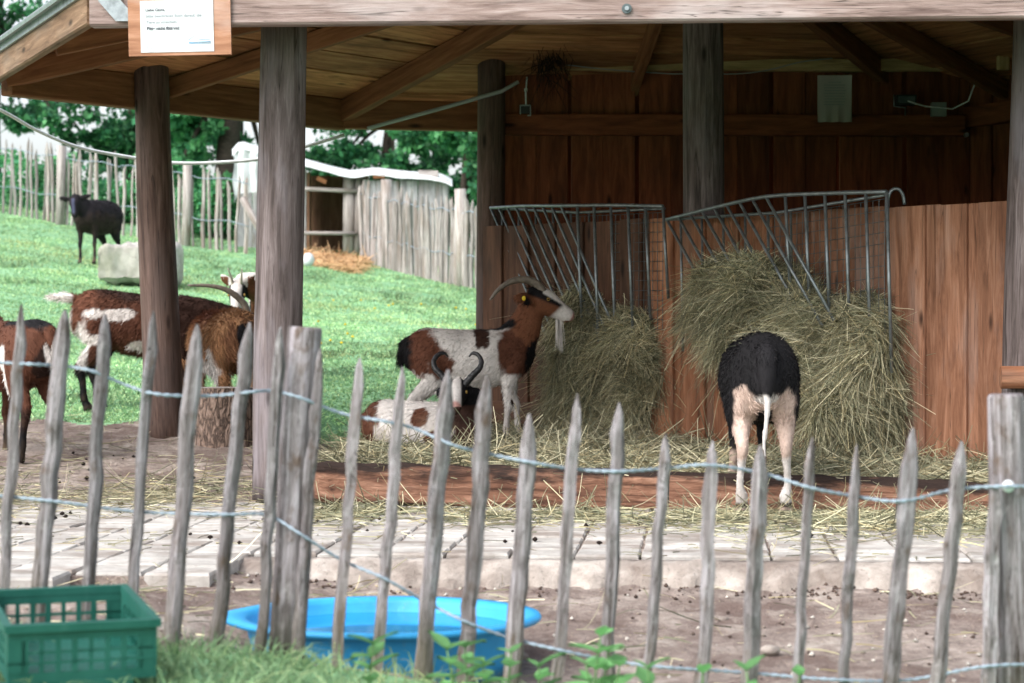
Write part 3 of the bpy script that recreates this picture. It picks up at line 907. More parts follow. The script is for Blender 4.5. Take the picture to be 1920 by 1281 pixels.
tag(tube('power_cable', [Vector(tuple(p)) for p in catmull(np.array([tuple(at(x, y, 12.86)) for x, y in ((1035, 119), (1130, 130), (1240, 138), (1290, 139), (1380, 139), (1440, 132), (1500, 117), (1560, 110))]), 5)], .004, M_PLASTIC, None, 6),
    'thin pale cable sagging below the top purlin of the back wall', 'cable')
tag(tube('conduit_pipe', [at(690, 241, 13.0), at(830, 203, 12.8), at(940, 172, 12.65), at(972, 154, 12.62)], .012, M_PLASTIC, None, 8),
    'grey conduit pipe slanting under the roof to the back left post', 'pipe')
rp_ = catmull(np.array([tuple(at(x, y, d)) for x, y, d in ((-160, 130, 11.0), (0, 206, 11.6), (70, 245, 12.0), (150, 277, 12.3), (255, 297, 12.6), (330, 306, 12.7), (410, 305, 12.8), (495, 297, 12.9), (580, 273, 13.0), (645, 254, 13.1))]), 5)
tag(tube('hanging_rope', [Vector(tuple(p)) for p in rp_], .0105, M_CABLE, None, 8), 'thick white cable sagging across the open left side of the shelter', 'cable')

# ------------------------------------------------------------------ hay racks
def rack(label, L, Mm, R, slant, vert, dbot, backz):
    L, Mm, R = Vector(L), Vector(Mm), Vector(R)
    root = empty('hay_rack', (L.x, L.y, .13), label, 'hay rack', 'tubular hay racks on the partition')
    r = .0085
    tube('top_rail', [Vector(tuple(p)) for p in catmull(np.array([tuple(L), tuple(L.lerp(Mm, .5) + Vector((0, 0, .005))), tuple(Mm), tuple(Mm.lerp(R, .5) + Vector((0, 0, .004))), tuple(R)]), 4)], r * 1.2, M_RACK, root, 8)
    tube('back_rail', [L, L.lerp(R, .5) + Vector((.03, .03, -.03)), R + Vector((.01, .03, -.01))], r, M_RACK, root, 8)
    n_, dx, dy = slant
    for i in range(n_):
        a = L.lerp(Mm, i / (n_ - 1)); px, py = 960 + FPX * a.x / a.y, YH - FPX * (a.z - CAM_H) / a.y
        k = 1.15 - .15 * i / (n_ - 1)
        b = at(px + dx * k, py + dy * k, dbot + .35 * (1 - i / (n_ - 1)))
        tube('rack_bar', [a, b], r * .95, M_RACK, root, 7)
        if i in (0, n_ - 1): ends = (ends[0], b) if i else (b, b)
    bots = [ends[0], ends[1]]
    for i, yb in enumerate(vert):
        t = (i + 1) / len(vert)
        a = Mm.lerp(R, t); px = 960 + FPX * a.x / a.y
        b = at(px + 10, yb, a.y - .02)
        tube('rack_bar', [a, b], r, M_RACK, root, 7); bots.append(b)
    tube('bottom_rail', [b + Vector((.02, .12, -.03)) for b in bots], r, M_RACK, root, 8)
    for i in range(6):
        t = (i + .7) / 6
        a = L.lerp(R, t * .6) + Vector((.03 * t, .03, -.03 * min(1, t * 1.4))); b = Vector((a.x + .012, a.y, backz))
        tube('rack_bar', [a, b], r * .8, M_RACK, root, 7)
    # wire mesh on the wall side of the near half
    A, B = L.lerp(R, .5) + Vector((0, .035, -.05)), R + Vector((0, .035, -.03))
    V, F = [], []
    def wire(p, q):
        d = np.array([tuple(p), tuple(p.lerp(q, .5) + Vector((random.uniform(-.004, .004), 0, random.uniform(-.004, .004)))), tuple(q)])
        v, f = tube_data(d, np.full(3, .0016), 4, cap=False)
        b = len(V); V.extend(tuple(x) for x in v); F.extend(tuple(b + i for i in g) for g in f)
    nv = 20; hh = .62
    for i in range(nv + 1):
        p = A.lerp(B, i / nv); wire(p, p - Vector((0, 0, hh)))
    for k in range(13):
        z = Vector((0, 0, hh * k / 12)); wire(A - z, B - z)
    me = bpy.data.meshes.new('wire_mesh'); me.from_pydata(V, [], F); me.materials.append(M_DARKSTEEL)
    add('wire_mesh', me, root)
    return root
M_RACK = plain('rack_steel', (.20, .225, .235), .42, .6, 25, .35)
rack1 = rack('dark tubular hay rack on the far partition, behind the brown and white goat', at(920, 390, 12.62), at(1052, 386, 11.8), at(1243, 387, 11.25), (9, 130, 300), (660, 700, 690, 640, 600, 560), 11.45, .62)
rack2 = rack('bright tubular hay rack on the near partition, above the black sheep', at(1250, 412, 11.1), at(1436, 369, 10.35), at(1662, 360, 9.85), (9, 128, 232), (560, 600, 625, 650, 675, 700), 10.0, .62)
tag(tube('hook_bar', [Vector(tuple(p)) for p in catmull(np.array([tuple(at(x, y, 9.98)) for x, y in ((1664, 402), (1665, 372), (1672, 357), (1684, 355), (1693, 366), (1696, 384))]), 4)], .0085, M_RACK, rack2, 8))

# ------------------------------------------------------------------ hay heaps
HAYC = np.array([S(152, 149, 122), S(178, 172, 142), S(130, 132, 108), S(200, 193, 164), S(110, 112, 92), S(168, 156, 122)])
def hay_cols(n, k=1.0, green=0.0):
    c = HAYC[RNG.integers(0, len(HAYC), n)] * RNG.uniform(.45, 1.25, (n, 1)) * k
    c[:, 1] *= 1 + green
    return c
def ell(c, r, n=12, m=8):
    c = np.array(tuple(c)); V = []
    for i in range(m + 1):
        th = math.pi * (i + .02) / (m + .04)
        for j in range(n):
            ph = 2 * math.pi * j / n
            V.append(c + np.array(r) * np.array([math.sin(th) * math.cos(ph), math.sin(th) * math.sin(ph), math.cos(th)]))
    F = [(i * n + j, i * n + (j + 1) % n, (i + 1) * n + (j + 1) % n, (i + 1) * n + j) for i in range(m) for j in range(n)]
    F += [tuple(range(n))[::-1], tuple(m * n + j for j in range(n))]
    return V, F
def hay_heap(lumps, n, label, k=1.0):
    shells = [ell(c, r) for c, r in lumps]
    me = remesh(shells, .035, 3, .5, 'core')
    V, Nn = mesh_arrays(me)
    V2 = V + Nn * (.045 * wav(V, 11, 5) + .02 * wav(V, 35, 6))[:, None] - Nn * .02
    me.vertices.foreach_set('co', V2.astype(np.float32).ravel())
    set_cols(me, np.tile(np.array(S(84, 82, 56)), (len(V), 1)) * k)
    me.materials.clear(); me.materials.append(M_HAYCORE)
    lo = V[:, 2].min()
    root = empty('hay_heap', (V[:, 0].mean(), V[:, 1].mean(), lo), label, 'hay', 'hay hanging out of the racks')
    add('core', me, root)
    P, Nm = sample_surface(me, n)
    D = RNG.normal(size=(n, 3)); D -= Nm * np.sum(D * Nm, 1)[:, None]
    # locks: neighbouring strands share a direction
    lock = np.stack([wav(P, 9, 21), wav(P, 9, 22), wav(P, 9, 23)], 1) * 2.2
    lock -= Nm * np.sum(lock * Nm, 1)[:, None]
    D = unit(D) * .75 + lock + np.array([0, 0, -.55]) + Nm * RNG.uniform(-.1, .7, (n, 1))
    L = RNG.uniform(.08, .24, n) * np.where(RNG.random(n) < .06, 1.8, 1)
    P = P - unit(D) * (L * .3)[:, None] + Nm * RNG.uniform(-.015, .02, (n, 1))
    add('hay_strands', strands('hay_strands', P, D, L, RNG.uniform(.0015, .0048, n), hay_cols(n, k * 1.3) * (1 + .3 * wav(P, 14, 24))[:, None], M_HAY, .4, 4, .5, .42), root, kind='stuff')
    return root
def lump(x, y, d, rx, rz, ry=.16):
    return at(x, y, d), (rx * d / FPX, ry, rz * d / FPX)
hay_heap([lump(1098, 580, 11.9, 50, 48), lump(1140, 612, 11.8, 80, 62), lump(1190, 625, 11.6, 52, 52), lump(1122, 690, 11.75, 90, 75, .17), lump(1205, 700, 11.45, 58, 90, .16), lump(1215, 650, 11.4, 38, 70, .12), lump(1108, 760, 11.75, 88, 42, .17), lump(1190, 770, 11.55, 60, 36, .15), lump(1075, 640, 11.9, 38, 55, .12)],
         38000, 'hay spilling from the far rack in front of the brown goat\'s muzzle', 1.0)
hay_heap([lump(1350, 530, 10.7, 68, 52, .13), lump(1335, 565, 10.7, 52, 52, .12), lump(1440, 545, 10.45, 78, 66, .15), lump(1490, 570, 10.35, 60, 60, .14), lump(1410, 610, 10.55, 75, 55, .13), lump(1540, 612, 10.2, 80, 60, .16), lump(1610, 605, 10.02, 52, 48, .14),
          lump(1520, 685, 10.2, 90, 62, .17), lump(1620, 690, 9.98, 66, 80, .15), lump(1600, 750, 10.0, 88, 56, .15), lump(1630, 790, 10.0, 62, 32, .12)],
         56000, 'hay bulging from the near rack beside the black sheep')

# loose hay on the bedding, the paving and the yard
def scatter(name, n, X, Y, Z, Lr, wr, k, label, green=0.0, lift=.25):
    P = np.stack([X, Y, Z], 1)
    a = RNG.uniform(0, 6.283, n)
    D = np.stack([np.cos(a), np.sin(a), RNG.normal(size=n) * lift + .04], 1)
    return add(name, strands(name, P, D, RNG.uniform(*Lr, n), RNG.uniform(*wr, n), hay_cols(n, k, green), M_HAY,   .12, 4, .6, .45), None, label=label, cat='hay', kind='stuff')
n = 26000
X = RNG.uniform(-.95, 2.4, n); Y = 9.03 - .09 * (X + .8) + RNG.random(n) ** 1.35 * 3.85
keep = Y < 12.9 - .1 * X
X, Y = X[keep], Y[keep]; n = len(X)
mound = np.clip(wav(np.stack([X, Y, X * 0], 1), 4, 31), 0, 1)
scatter('loose_hay', n, X, Y, bed_z(X, Y) + .005 + RNG.uniform(0, .05, n) * (.3 + mound), (.08, .24), (.0026, .006), 1.05, 'loose hay bedding spread behind the timber sills')
n = 9000
X = RNG.uniform(-.8, 2.3, n); Y = 8.66 - .09 * X - np.abs(RNG.normal(size=n)) * (.30 + .22 * sstep(.2, 1.6, X))
m = (wav(np.stack([X, Y, X * 0], 1), 3.2, 33) + RNG.normal(size=n) * .4 > -.25) & (Y > 7.2)
X, Y = X[m], Y[m]; n = len(X)
scatter('scattered_hay', n, X, Y, np.full(n, .005) + RNG.uniform(0, .012, n), (.05, .18), (.0024, .0055), 1.05, 'hay scattered over the paving in front of the sills', .02, .08)
n = 6500
X = RNG.uniform(-3.0, -.65, n); Y = np.where(RNG.random(n) < .8, RNG.normal(9.35, .55, n), RNG.uniform(9.5, 12.6, n))
m = (wav(np.stack([X, Y, X * 0], 1), 3.0, 35) + RNG.normal(size=n) * .5 > -.1) & (Y > 8.0) & (Y < 12.6)
X, Y = X[m], Y[m]; n = len(X)
scatter('trampled_hay', n, X, Y, np.maximum(ground_z(X, Y), 0) + .006 + RNG.uniform(0, .012, n), (.06, .2), (.002, .0045), .95, 'trampled hay left of the front post', 0, .06)
n = 1300
X = RNG.uniform(-1.9, 2.2, n); Y = RNG.uniform(5.1, 6.9, n)
m = (RNG.random(n) < .35) | (X < -.4)
X, Y = X[m], Y[m]; n = len(X)
scatter('stray_straw', n, X, Y, ground_z(X, Y) + .006, (.05, .2), (.002, .005), 1.25, 'stray straw on the bare yard behind the fence', 0, .04)

n = 1500
X = RNG.uniform(-2.3, 2.3, n); Y = RNG.uniform(6.5, 8.6, n)
m = (wav(np.stack([X, Y, X * 0], 1), 3.5, 37) + RNG.normal(size=n) * .35 > .1) & (Y > 6.95 - .07 * X)
X, Y = X[m], Y[m]; n = len(X)
scatter('paving_straw', n, X, Y, np.full(n, .005), (.04, .16), (.0024, .005), .9, 'thin straw lying on the pale paving slabs', 0, .02)

# droppings, pebbles
def bits(name, X, Y, Z, r, cols, mat, label, cat):
    n = len(X)
    base = np.array([(1, 0, 0), (-1, 0, 0), (0, 1, 0), (0, -1, 0), (0, 0, 1), (0, 0, -.6), (.6, .6, .5), (-.6, .6, .5), (.6, -.6, .5), (-.6, -.6, .5)], float)
    tri = np.array([(0, 6, 8), (6, 4, 8), (8, 4, 9), (9, 4, 7), (7, 4, 6), (2, 7, 6), (2, 6, 0), (3, 8, 9), (3, 0, 8), (1, 9, 7), (1, 7, 2), (1, 3, 9), (5, 0, 3), (5, 2, 0), (5, 1, 2), (5, 3, 1)])
    V = np.stack([X, Y, Z], 1)[:, None] + base[None] * (r[:, None, None] * RNG.uniform(.7, 1.25, (n, 10, 3)))
    T = (np.arange(n) * 10)[:, None, None] + tri[None]
    C = np.repeat(cols[:, None], 10, 1)
    return add(name, mesh_np(name, V.reshape(-1, 3), None, T.reshape(-1, 3), C.reshape(-1, 3), mat, True), None, label=label, cat=cat, kind='stuff')
n = 520
X = RNG.uniform(-2.3, 2.2, n); Y = RNG.uniform(7.3, 11.2, n)
m = (wav(np.stack([X, Y, X * 0], 1), 5, 41) > .1) & ((Y < 8.7 - .09 * X) | (X < -1.0))
X, Y = X[m], Y[m]; n = len(X)
bits('droppings', X, Y, np.maximum(ground_z(X, Y), 0) + .006, RNG.uniform(.006, .013, n), np.tile(np.array(S(44, 36, 32)), (n, 1)), M_HAYCORE, 'dark droppings strewn over the paving', 'droppings')
n = 520
X = RNG.uniform(-1.6, 2.3, n); Y = RNG.uniform(5.0, 6.85, n)
cc = np.array([S(200, 194, 186), S(150, 138, 128), S(110, 96, 88), S(216, 208, 198), S(90, 76, 70)])[RNG.integers(0, 5, n)]
bits('pebbles', X, Y, ground_z(X, Y) + .002, RNG.uniform(.002, .009, n), cc, M_HAYCORE, 'small pebbles and crumbs on the bare yard', 'pebbles')
n = 900
X = RNG.uniform(-.9, 2.3, n); Y = 6.70 - .075 * X + RNG.normal(size=n) * .06
m = wav(np.stack([X, Y * .3, X * 0], 1), 9, 43) + RNG.normal(size=n) * .3 > .05; X, Y = X[m], Y[m]; n = len(X)
bits('soil_crumbs', X, Y, ground_z(X, Y) + .002, RNG.uniform(.002, .008, n), np.tile(np.array(S(104, 88, 80)), (n, 1)) * RNG.uniform(.6, 1.3, (n, 1)), M_HAYCORE, 'crumbly dark soil along the foot of the kerb', 'soil')
for px, py, r in ((1356, 1136, .014), (1444, 1218, .022), (975, 1203, .02)):
    d = 6.3 if py < 1180 else 5.75
    X_ = (px - 960) / FPX * d
    V, F = ell((X_, d, gz(X_, d) + r * .4), (r * 1.3, r, r * .7), 9, 6)
    me = bpy.data.meshes.new('pale_pebble'); me.from_pydata([tuple(v) for v in V], [], F); me.materials.append(M_KERB)
    for p in me.polygons: p.use_smooth = True
    add('pale_pebble', me, None, label={1356: 'small white pebble on the yard below the kerb', 1444: 'larger white pebble near the bottom of the yard, right', 975: 'pale pebble just right of the blue tub'}[px], cat='pebble', group='pale pebbles on the yard')
# ------------------------------------------------------------------ goats and sheep
TRUNK = [(-.415, .555, .03, .05), (-.385, .55, .085, .105), (-.31, .545, .125, .15), (-.20, .535, .14, .16), (-.05, .51, .16, .178), (.08, .51, .158, .178), (.19, .525, .135, .17), (.28, .55, .105, .145), (.35, .565, .06, .10), (.385, .57, .03, .05)]
def hind(y, dx=0.0, z0=0.0, wd=1.0):
    return [(-.27, y * .75, .54, .085, .11), (-.245, y, .43, .07 * wd, .10), (-.25, y * 1.05, .36, .052 * wd, .07), (-.325 + dx * .4, y, .27, .03, .038), (-.335 + dx * .6, y, .235, .024, .032), (-.315 + dx * .8, y, .15, .017, .020), (-.305 + dx, y, .075 + z0, .021, .023), (-.295 + dx, y, .045 + z0, .019, .021), (-.285 + dx, y, .025 + z0, .024, .028), (-.275 + dx, y, .002 + z0, .026, .034)]
def fore(y, dx=0.0, z0=0.0):
    return [(.25, y * .7, .54, .06, .10), (.235, y * .95, .44, .05, .075), (.23 + dx * .2, y, .36, .034, .045), (.235 + dx * .5, y, .26, .024, .028), (.245 + dx * .6, y, .225 + z0 * .5, .026, .029), (.24 + dx * .8, y, .17 + z0 * .7, .018, .02), (.238 + dx, y, .075 + z0, .021, .022), (.245 + dx, y, .045 + z0, .019, .021), (.252 + dx, y, .025 + z0, .024, .028), (.262 + dx, y, .002 + z0, .026, .034)]
HEADSEC = [(-.10, -.005, .026, .034), (0, 0, .044, .054), (.14, .004, .053, .062), (.32, .004, .054, .062), (.5, -.002, .044, .053), (.7, -.008, .034, .042), (.86, -.012, .031, .036), (.97, -.014, .027, .029), (1.04, -.016, .013, .014)]

def vrot(v, ax, a):
    return np.array(Matrix.Rotation(a, 3, Vector(tuple(ax))) @ Vector(tuple(v)))

def animal(name, label, cat, loc, heading, scale, pattern, head=None, neck=None, legs=None, tail=None, trunk=TRUNK, horns=None, horn_mat=None,
           ears=((.02, .03, -.01), (-.02, .155, -.005)), ear_w=.034, fur_n=9000, fur_len=(.015, .035), fur_w=.0042, beard=None, trunk_y=None, voxel=.0095, eye=True, head_scale=1.0, group=None, ear_tag=None, fur_shag=.3, extra=None):
    M = Matrix.Translation(Vector(loc)) @ Matrix.Rotation(heading, 4, 'Z')
    root = empty(name, loc, label, cat, group, heading)
    MS = M @ Matrix.Scale(scale, 4)
    sh = []
    def lf(pts, side=(0, 1, 0), k=4, n=16):
        A = catmull(np.array(pts, float), k)
        A[:, 3:5] = np.maximum(A[:, 3:5], .006)
        sh.append(tube_data(A[:, :3], A[:, 3:5], n, side=side))
    ty = trunk_y or (lambda x: 0.0)
    lf([(x, ty(x), z, w, h) for x, z, w, h in trunk], k=4, n=22)
    for l in (legs or [hind(.085), hind(-.085), fore(.08), fore(-.08)]): lf(l, n=12)
    poll, muz = np.array(head[0], float), np.array(head[1], float)
    d = unit(muz - poll); HL = np.linalg.norm(muz - poll)
    upv = np.array(head[2] if len(head) > 2 else (0, 0, 1.0)); s = unit(np.cross(upv, d)); u = np.cross(d, s)
    hs = head_scale
    sh.append(tube_data(*(lambda A: (A[:, :3], A[:, 3:5]))(catmull(np.array([(*(poll + d * t * HL + u * o * hs), w * hs, h * hs) for t, o, w, h in HEADSEC]), 4)), 16, side=s))
    lf(neck, k=4, n=16)
    H = lambda q: poll + d * q[0] * hs + s * q[1] * hs + u * q[2] * hs
    for sg in (1, -1):
        r0, r1 = ears
        a = H((r0[0], sg * r0[1], r0[2])); b = H((r1[0], sg * r1[1], r1[2])); mid = (a + b) / 2
        esd = unit(np.cross(b - a, u * .5 + d))
        w_ = ear_w * hs
        A = catmull(np.array([(*a, w_ * .5, .013), (*(a * .6 + b * .4), w_ * 1.0, .012), (*(a * .25 + b * .75), w_ * .85, .0115), (*b, w_ * .25, .010)]), 3)
        sh.append(tube_data(A[:, :3], A[:, 3:5], 10, side=esd))
    if tail:
        lf(tail, k=3, n=10)
    me = remesh(sh, voxel, 5, .5, 'body')
    def hc(V):
        r = V - poll
        return np.stack([r @ d / HL, r @ s / hs, r @ u / hs], 1)
    V, Nn = mesh_arrays(me)
    def coat(V, h):
        C = pattern(V, h) * (1 + .16 * wav(V, 7, 71) + .12 * wav(V, 22, 72))[:, None]
        soft(C, .55 * np.clip((.3 - V[:, 2]) / .25, 0, 1) * np.clip(.3 + wav(V, 16, 73), 0, 1), np.array(S(120, 102, 84)))
        return np.clip(C, 0, 1)
    set_cols(me, coat(V, hc(V)))
    me.materials.clear(); me.materials.append(M_FUR)
    me.polygons.foreach_set('use_smooth', np.ones(len(me.polygons), bool))
    body = add('body', me, root, MS)
    # fur
    P, Nm = sample_surface(me, fur_n)
    h = hc(P); onhead = (h[:, 0] > .1) & (h[:, 0] < 1.2) & (np.abs(h[:, 1]) < .12) & (np.abs(h[:, 2]) < .12)
    low = (P[:, 2] < .2) | ((P[:, 2] < .36) & (cat == 'sheep'))
    flow = np.array([-.8, 0, -.75]) - Nm * (Nm @ np.array([-.8, 0, -.75]))[:, None]
    D = unit(flow) + Nm * fur_shag + RNG.normal(size=P.shape) * .22
    L = RNG.uniform(*fur_len, fur_n) * np.where(onhead, .4, 1) * np.where(low, .45, 1) / scale
    if extra == 'smooth_tail': L = np.where((P[:, 0] < -.405) & (P[:, 2] < .6), .006, L)
    C = coat(P, h) * RNG.uniform(.5, 1.45, (fur_n, 1))
    add('fur', strands('fur', P - Nm * .002, D, L, fur_w / scale, C, M_HAIR, .1, 1, .1), root, MS, kind='stuff')
    if tail and extra != 'smooth_tail':
        T = np.array(tail, float); n = 500
        i = RNG.integers(1, len(T), n); t = RNG.random((n, 1))
        Pt = T[i - 1, :3] * (1 - t) + T[i, :3] * t + RNG.normal(size=(n, 3)) * .008
        Dt = unit(T[i, :3] - T[i - 1, :3]) + RNG.normal(size=(n, 3)) * .35
        add('tail_hair', strands('tail_hair', Pt, Dt, RNG.uniform(.03, .06, n), .005, coat(Pt, hc(Pt)) * RNG.uniform(.8, 1.15, (n, 1)), M_HAIR, .2, 2, .1), root, MS, kind='stuff')
    # horns, eyes, beard
    if horns:
        for sg in (1, -1):
            pts = catmull(np.array([H((q[0], sg * q[1], q[2])) for q in horns[0]]), 6)
            N = len(pts); t = np.linspace(0, 1, N)
            rr = horns[1] * (1 - t ** 1.6 * .8) * (1 + .06 * np.sin(t * 70))
            V_, F_ = tube_data(pts, np.stack([rr * .75, rr], 1), 12, side=tuple(s))
            m_ = bpy.data.meshes.new('horn'); m_.from_pydata([tuple(v) for v in V_], [], F_)
            for p in m_.polygons: p.use_smooth = True
            m_.materials.append(horn_mat or M_HORN)
            add('horn', m_, root, MS)
    if eye:
        for sg in (1, -1):
            c_ = H((.36 * HL / hs, sg * .047, .02))
            V_, F_ = ell(c_, (.0115, .0115, .0115), 12, 8)
            m_ = bpy.data.meshes.new('eye'); m_.from_pydata([tuple(v) for v in V_], [], F_); m_.materials.append(M_EYE)
            for p in m_.polygons: p.use_smooth = True
            e_ = add('eye', m_, root, MS)
            c2 = c_ + s * sg * .0065 * hs
            V_, F_ = ell(c2, (.007, .006, .005), 10, 6)
            m_ = bpy.data.meshes.new('pupil'); m_.from_pydata([tuple(v) for v in V_], [], F_); m_.materials.append(M_PUPIL)
            add('pupil', m_, e_, MS)
    if beard:
        n = 170
        b0 = H((beard[0] * HL / hs, 0, -.045))
        Pt = b0 + d * RNG.normal(size=(n, 1)) * .009 + s * RNG.normal(size=(n, 1)) * .007
        Dt = np.array(beard[2]) + RNG.normal(size=(n, 3)) * .05
        add('beard', strands('beard', Pt, Dt, RNG.uniform(.3, 1.0, n) * beard[1], .005, np.tile(np.array(beard[3]), (n, 1)) * RNG.uniform(.85, 1.1, (n, 1)), M_HAIR, .25, 3, .2, .06), root, MS)
    if ear_tag:
        c_ = H(ear_tag)
        V_, F_ = ell(c_, (.012, .004, .015), 10, 6)
        m_ = bpy.data.meshes.new('ear_tag'); m_.from_pydata([tuple(v) for v in V_], [], F_); m_.materials.append(M_TAG)
        add('ear_tag', m_, root, MS)
    return root

WHITE, CREAM, PINK = np.array(S(214, 208, 204)), np.array(S(190, 168, 156)), np.array(S(196, 150, 142))
BROWN, RED, DKBR, BLK = np.array(S(92, 58, 44)), np.array(S(116, 75, 54)), np.array(S(56, 38, 32)), np.array(S(24, 23, 25))
TAN, HOOF = np.array(S(158, 118, 86)), np.array(S(50, 42, 38))
def put(C, m, col):
    C[m] = col
def soft(C, a, col):
    a = np.clip(a, 0, 1)[:, None]; C[:] = C * (1 - a) + col * a
def rag(V, f=28, a=.02, seed=1):
    return a * wav(V, f, seed)
def blob(V, c, r, seed=0, a=.16, f=26):
    """soft 0..1 inside an ellipsoid with a ragged edge"""
    q = np.sqrt((((V - np.array(c)) / np.array(r)) ** 2).sum(1)) + a * 1.3 * wav(V, f * .7, seed) + a * .7 * wav(V, f * 3, seed + 40)
    return np.clip((1.1 - q) / .2, 0, 1)
def hooves(C, V, z=.035):
    soft(C, (z - V[:, 2]) / .008, HOOF)

# --- brown and white goat at the far rack
def pat_rack(V, h):
    C = np.tile(WHITE, (len(V), 1))
    x, y, z = V.T
    soft(C, blob(V, (-.325, 0, .565), (.135, .4, .16), 2), BROWN * 1.1)
    soft(C, blob(V, (-.19, 0, .47), (.075, .4, .10), 9), BROWN)
    soft(C, (-.365 + rag(V, 30, .012, 3) - x) / .02 * (z > .42), BLK)
    soft(C, blob(V, (.06, 0, .66), (.06, .3, .095), 4), DKBR * 1.2)
    soft(C, blob(V, (.285, 0, .55), (.14, .4, .17), 5, .12), BROWN)
    soft(C, ((x - .27) * .9 + (z - .62) * .9 - .02 + rag(V, 25, .02, 6)) / .03, RED * 1.0)
    soft(C, blob(V, (.20, 0, .71), (.14, .06, .05), 8), BLK)
    soft(C, blob(V, (.40, 0, .50), (.07, .4, .13), 7), BLK)
    soft(C, (.385 - z + rag(V, 30, .02, 12)) / .02 * (x < -.1), WHITE * .95)
    soft(C, (.37 - z + rag(V, 30, .02, 13)) / .02 * (x > .1) * (y > -.0), WHITE)
    soft(C, (.42 - z) / .02 * (x > .1) * (y < 0), WHITE)
    soft(C, blob(V, (.265, -.08, .25), (.03, .05, .03), 14), DKBR)
    hd = (h[:, 0] > -.12) & (np.abs(h[:, 1]) < .22) & (h[:, 0] < 1.2) & (np.abs(h[:, 2]) < .13)
    neckhead = hd & (z > .74)
    put(C, neckhead, RED * .92)
    soft(C, neckhead * np.clip((h[:, 2] - .002) / .010, 0, 1) * (h[:, 0] < .78), BLK)
    soft(C, neckhead * np.clip((h[:, 0] - .62 - h[:, 2] * 2.2) / .08, 0, 1), WHITE * .95)
    soft(C, neckhead * np.clip((h[:, 2] - .030 + .03 * (h[:, 0] - .3)) / .008, 0, 1) * (h[:, 0] > .2), WHITE)
    soft(C, neckhead * np.clip((h[:, 0] - .96) / .05, 0, 1), PINK)
    soft(C, neckhead * np.clip((np.abs(h[:, 1]) - .058) / .01, 0, 1), BLK)
    hooves(C, V); return C
g_rack = animal('goat', 'brown and white horned goat eating hay from the far rack', 'goat', (-.215, 11.45, .135), math.radians(2), .87, pat_rack,
    head=((.365, 0, .885), (.625, 0, .78), (.2, 0, 1)), neck=[(.20, 0, .55, .10, .15), (.265, 0, .61, .085, .135), (.325, 0, .705, .07, .105), (.36, 0, .80, .06, .085), (.39, 0, .87, .056, .072)],
    legs=[hind(.085, .0), hind(-.085, -.06), fore(.08, .05), fore(-.08, -.03)], tail=[(-.38, 0, .62, .03, .03), (-.42, 0, .60, .028, .026), (-.44, 0, .53, .022, .02), (-.44, 0, .48, .012, .012)],
    horns=([(.04, .024, .042), (.005, .026, .064), (-.05, .037, .066), (-.11, .052, .034), (-.15, .065, -.022), (-.168, .072, -.08)], .028), beard=(.74, .17, (.08, 0, -1), WHITE * .95),
    fur_n=13000, fur_len=(.012, .03), head_scale=1.36, ears=((.03, .035, .0), (-.07, .085, -.03)), ear_tag=(-.032, -.082, -.018), group='goats by the shelter')

# --- goat lying on the bedding, face to the camera
def pat_lying(V, h):
    C = np.tile(WHITE, (len(V), 1)); x, y, z = V.T
    soft(C, blob(V, (.0, -.14, .22), (.06, .2, .06), 3), BROWN)
    soft(C, blob(V, (.10, -.16, .10), (.07, .2, .05), 5), BROWN)
    soft(C, (-.27 - x + rag(V, 25, .03, 4)) / .03, BROWN)
    soft(C, (x - .17 + rag(V, 25, .02, 6)) / .03, DKBR * 1.25)
    hd = (h[:, 0] > -.2) & (h[:, 0] < 1.2) & (np.abs(h[:, 1]) < .2) & (z > .30) & (x > .1)
    put(C, hd, BLK * 1.2)
    soft(C, hd * np.clip((.022 + .016 * h[:, 0] - np.abs(h[:, 1])) / .008, 0, 1) * (h[:, 2] > -.02), WHITE * .95)
    soft(C, hd * np.clip((h[:, 0] - .78) / .08, 0, 1), PINK * .95)
    soft(C, hd * np.clip((.012 - np.abs(h[:, 2] + .018)) / .005, 0, 1) * (h[:, 0] > .93), PINK * .25)
    return C
TR_L = [(x, z - .365, w * 1.08, h * .97) for x, z, w, h in TRUNK]
fold_f = lambda y: [(.25, y * .8, .19, .06, .09), (.30, y, .10, .045, .05), (.36, y, .06, .032, .034), (.38, y, .035, .028, .028), (.30, y * 1.1, .022, .022, .022), (.22, y * 1.1, .018, .022, .02)]
fold_h = lambda y: [(-.25, y, .17, .085, .11), (-.14, y * 1.5, .12, .07, .09), (-.06, y * 1.7, .055, .05, .05), (-.16, y * 1.8, .035, .032, .032), (-.06, y * 1.8, .022, .022, .022), (.03, y * 1.8, .018, .024, .02)]
g_lying = animal('goat', 'white goat with black curled horns lying on the bedding', 'goat', (-.425, 10.75, .11), math.radians(-14), .82, pat_lying,
    head=((.235, -.15, .41), (.27, -.355, .285), (0, 0, 1)), neck=[(.20, 0, .20, .10, .13), (.28, -.02, .26, .085, .10), (.28, -.07, .33, .066, .075), (.25, -.12, .385, .056, .06), (.238, -.15, .41, .05, .055)],
    legs=[fold_h(.09), fold_h(-.09), fold_f(.08), fold_f(-.08)], tail=[(-.38, 0, .24, .025, .025), (-.43, 0, .21, .02, .02), (-.46, 0, .17, .01, .01)], trunk=TR_L,
    horns=([(.03, .038, .035), (.02, .057, .056), (.0, .084, .08), (-.02, .112, .102), (-.05, .12, .124), (-.08, .103, .142), (-.10, .074, .142), (-.1, .054, .122)], .03), horn_mat=M_HORNDARK,
    fur_n=8000, fur_len=(.012, .03), head_scale=1.2, ears=((.03, .03, -.01), (-.01, .12, -.04)), group='goats by the shelter')

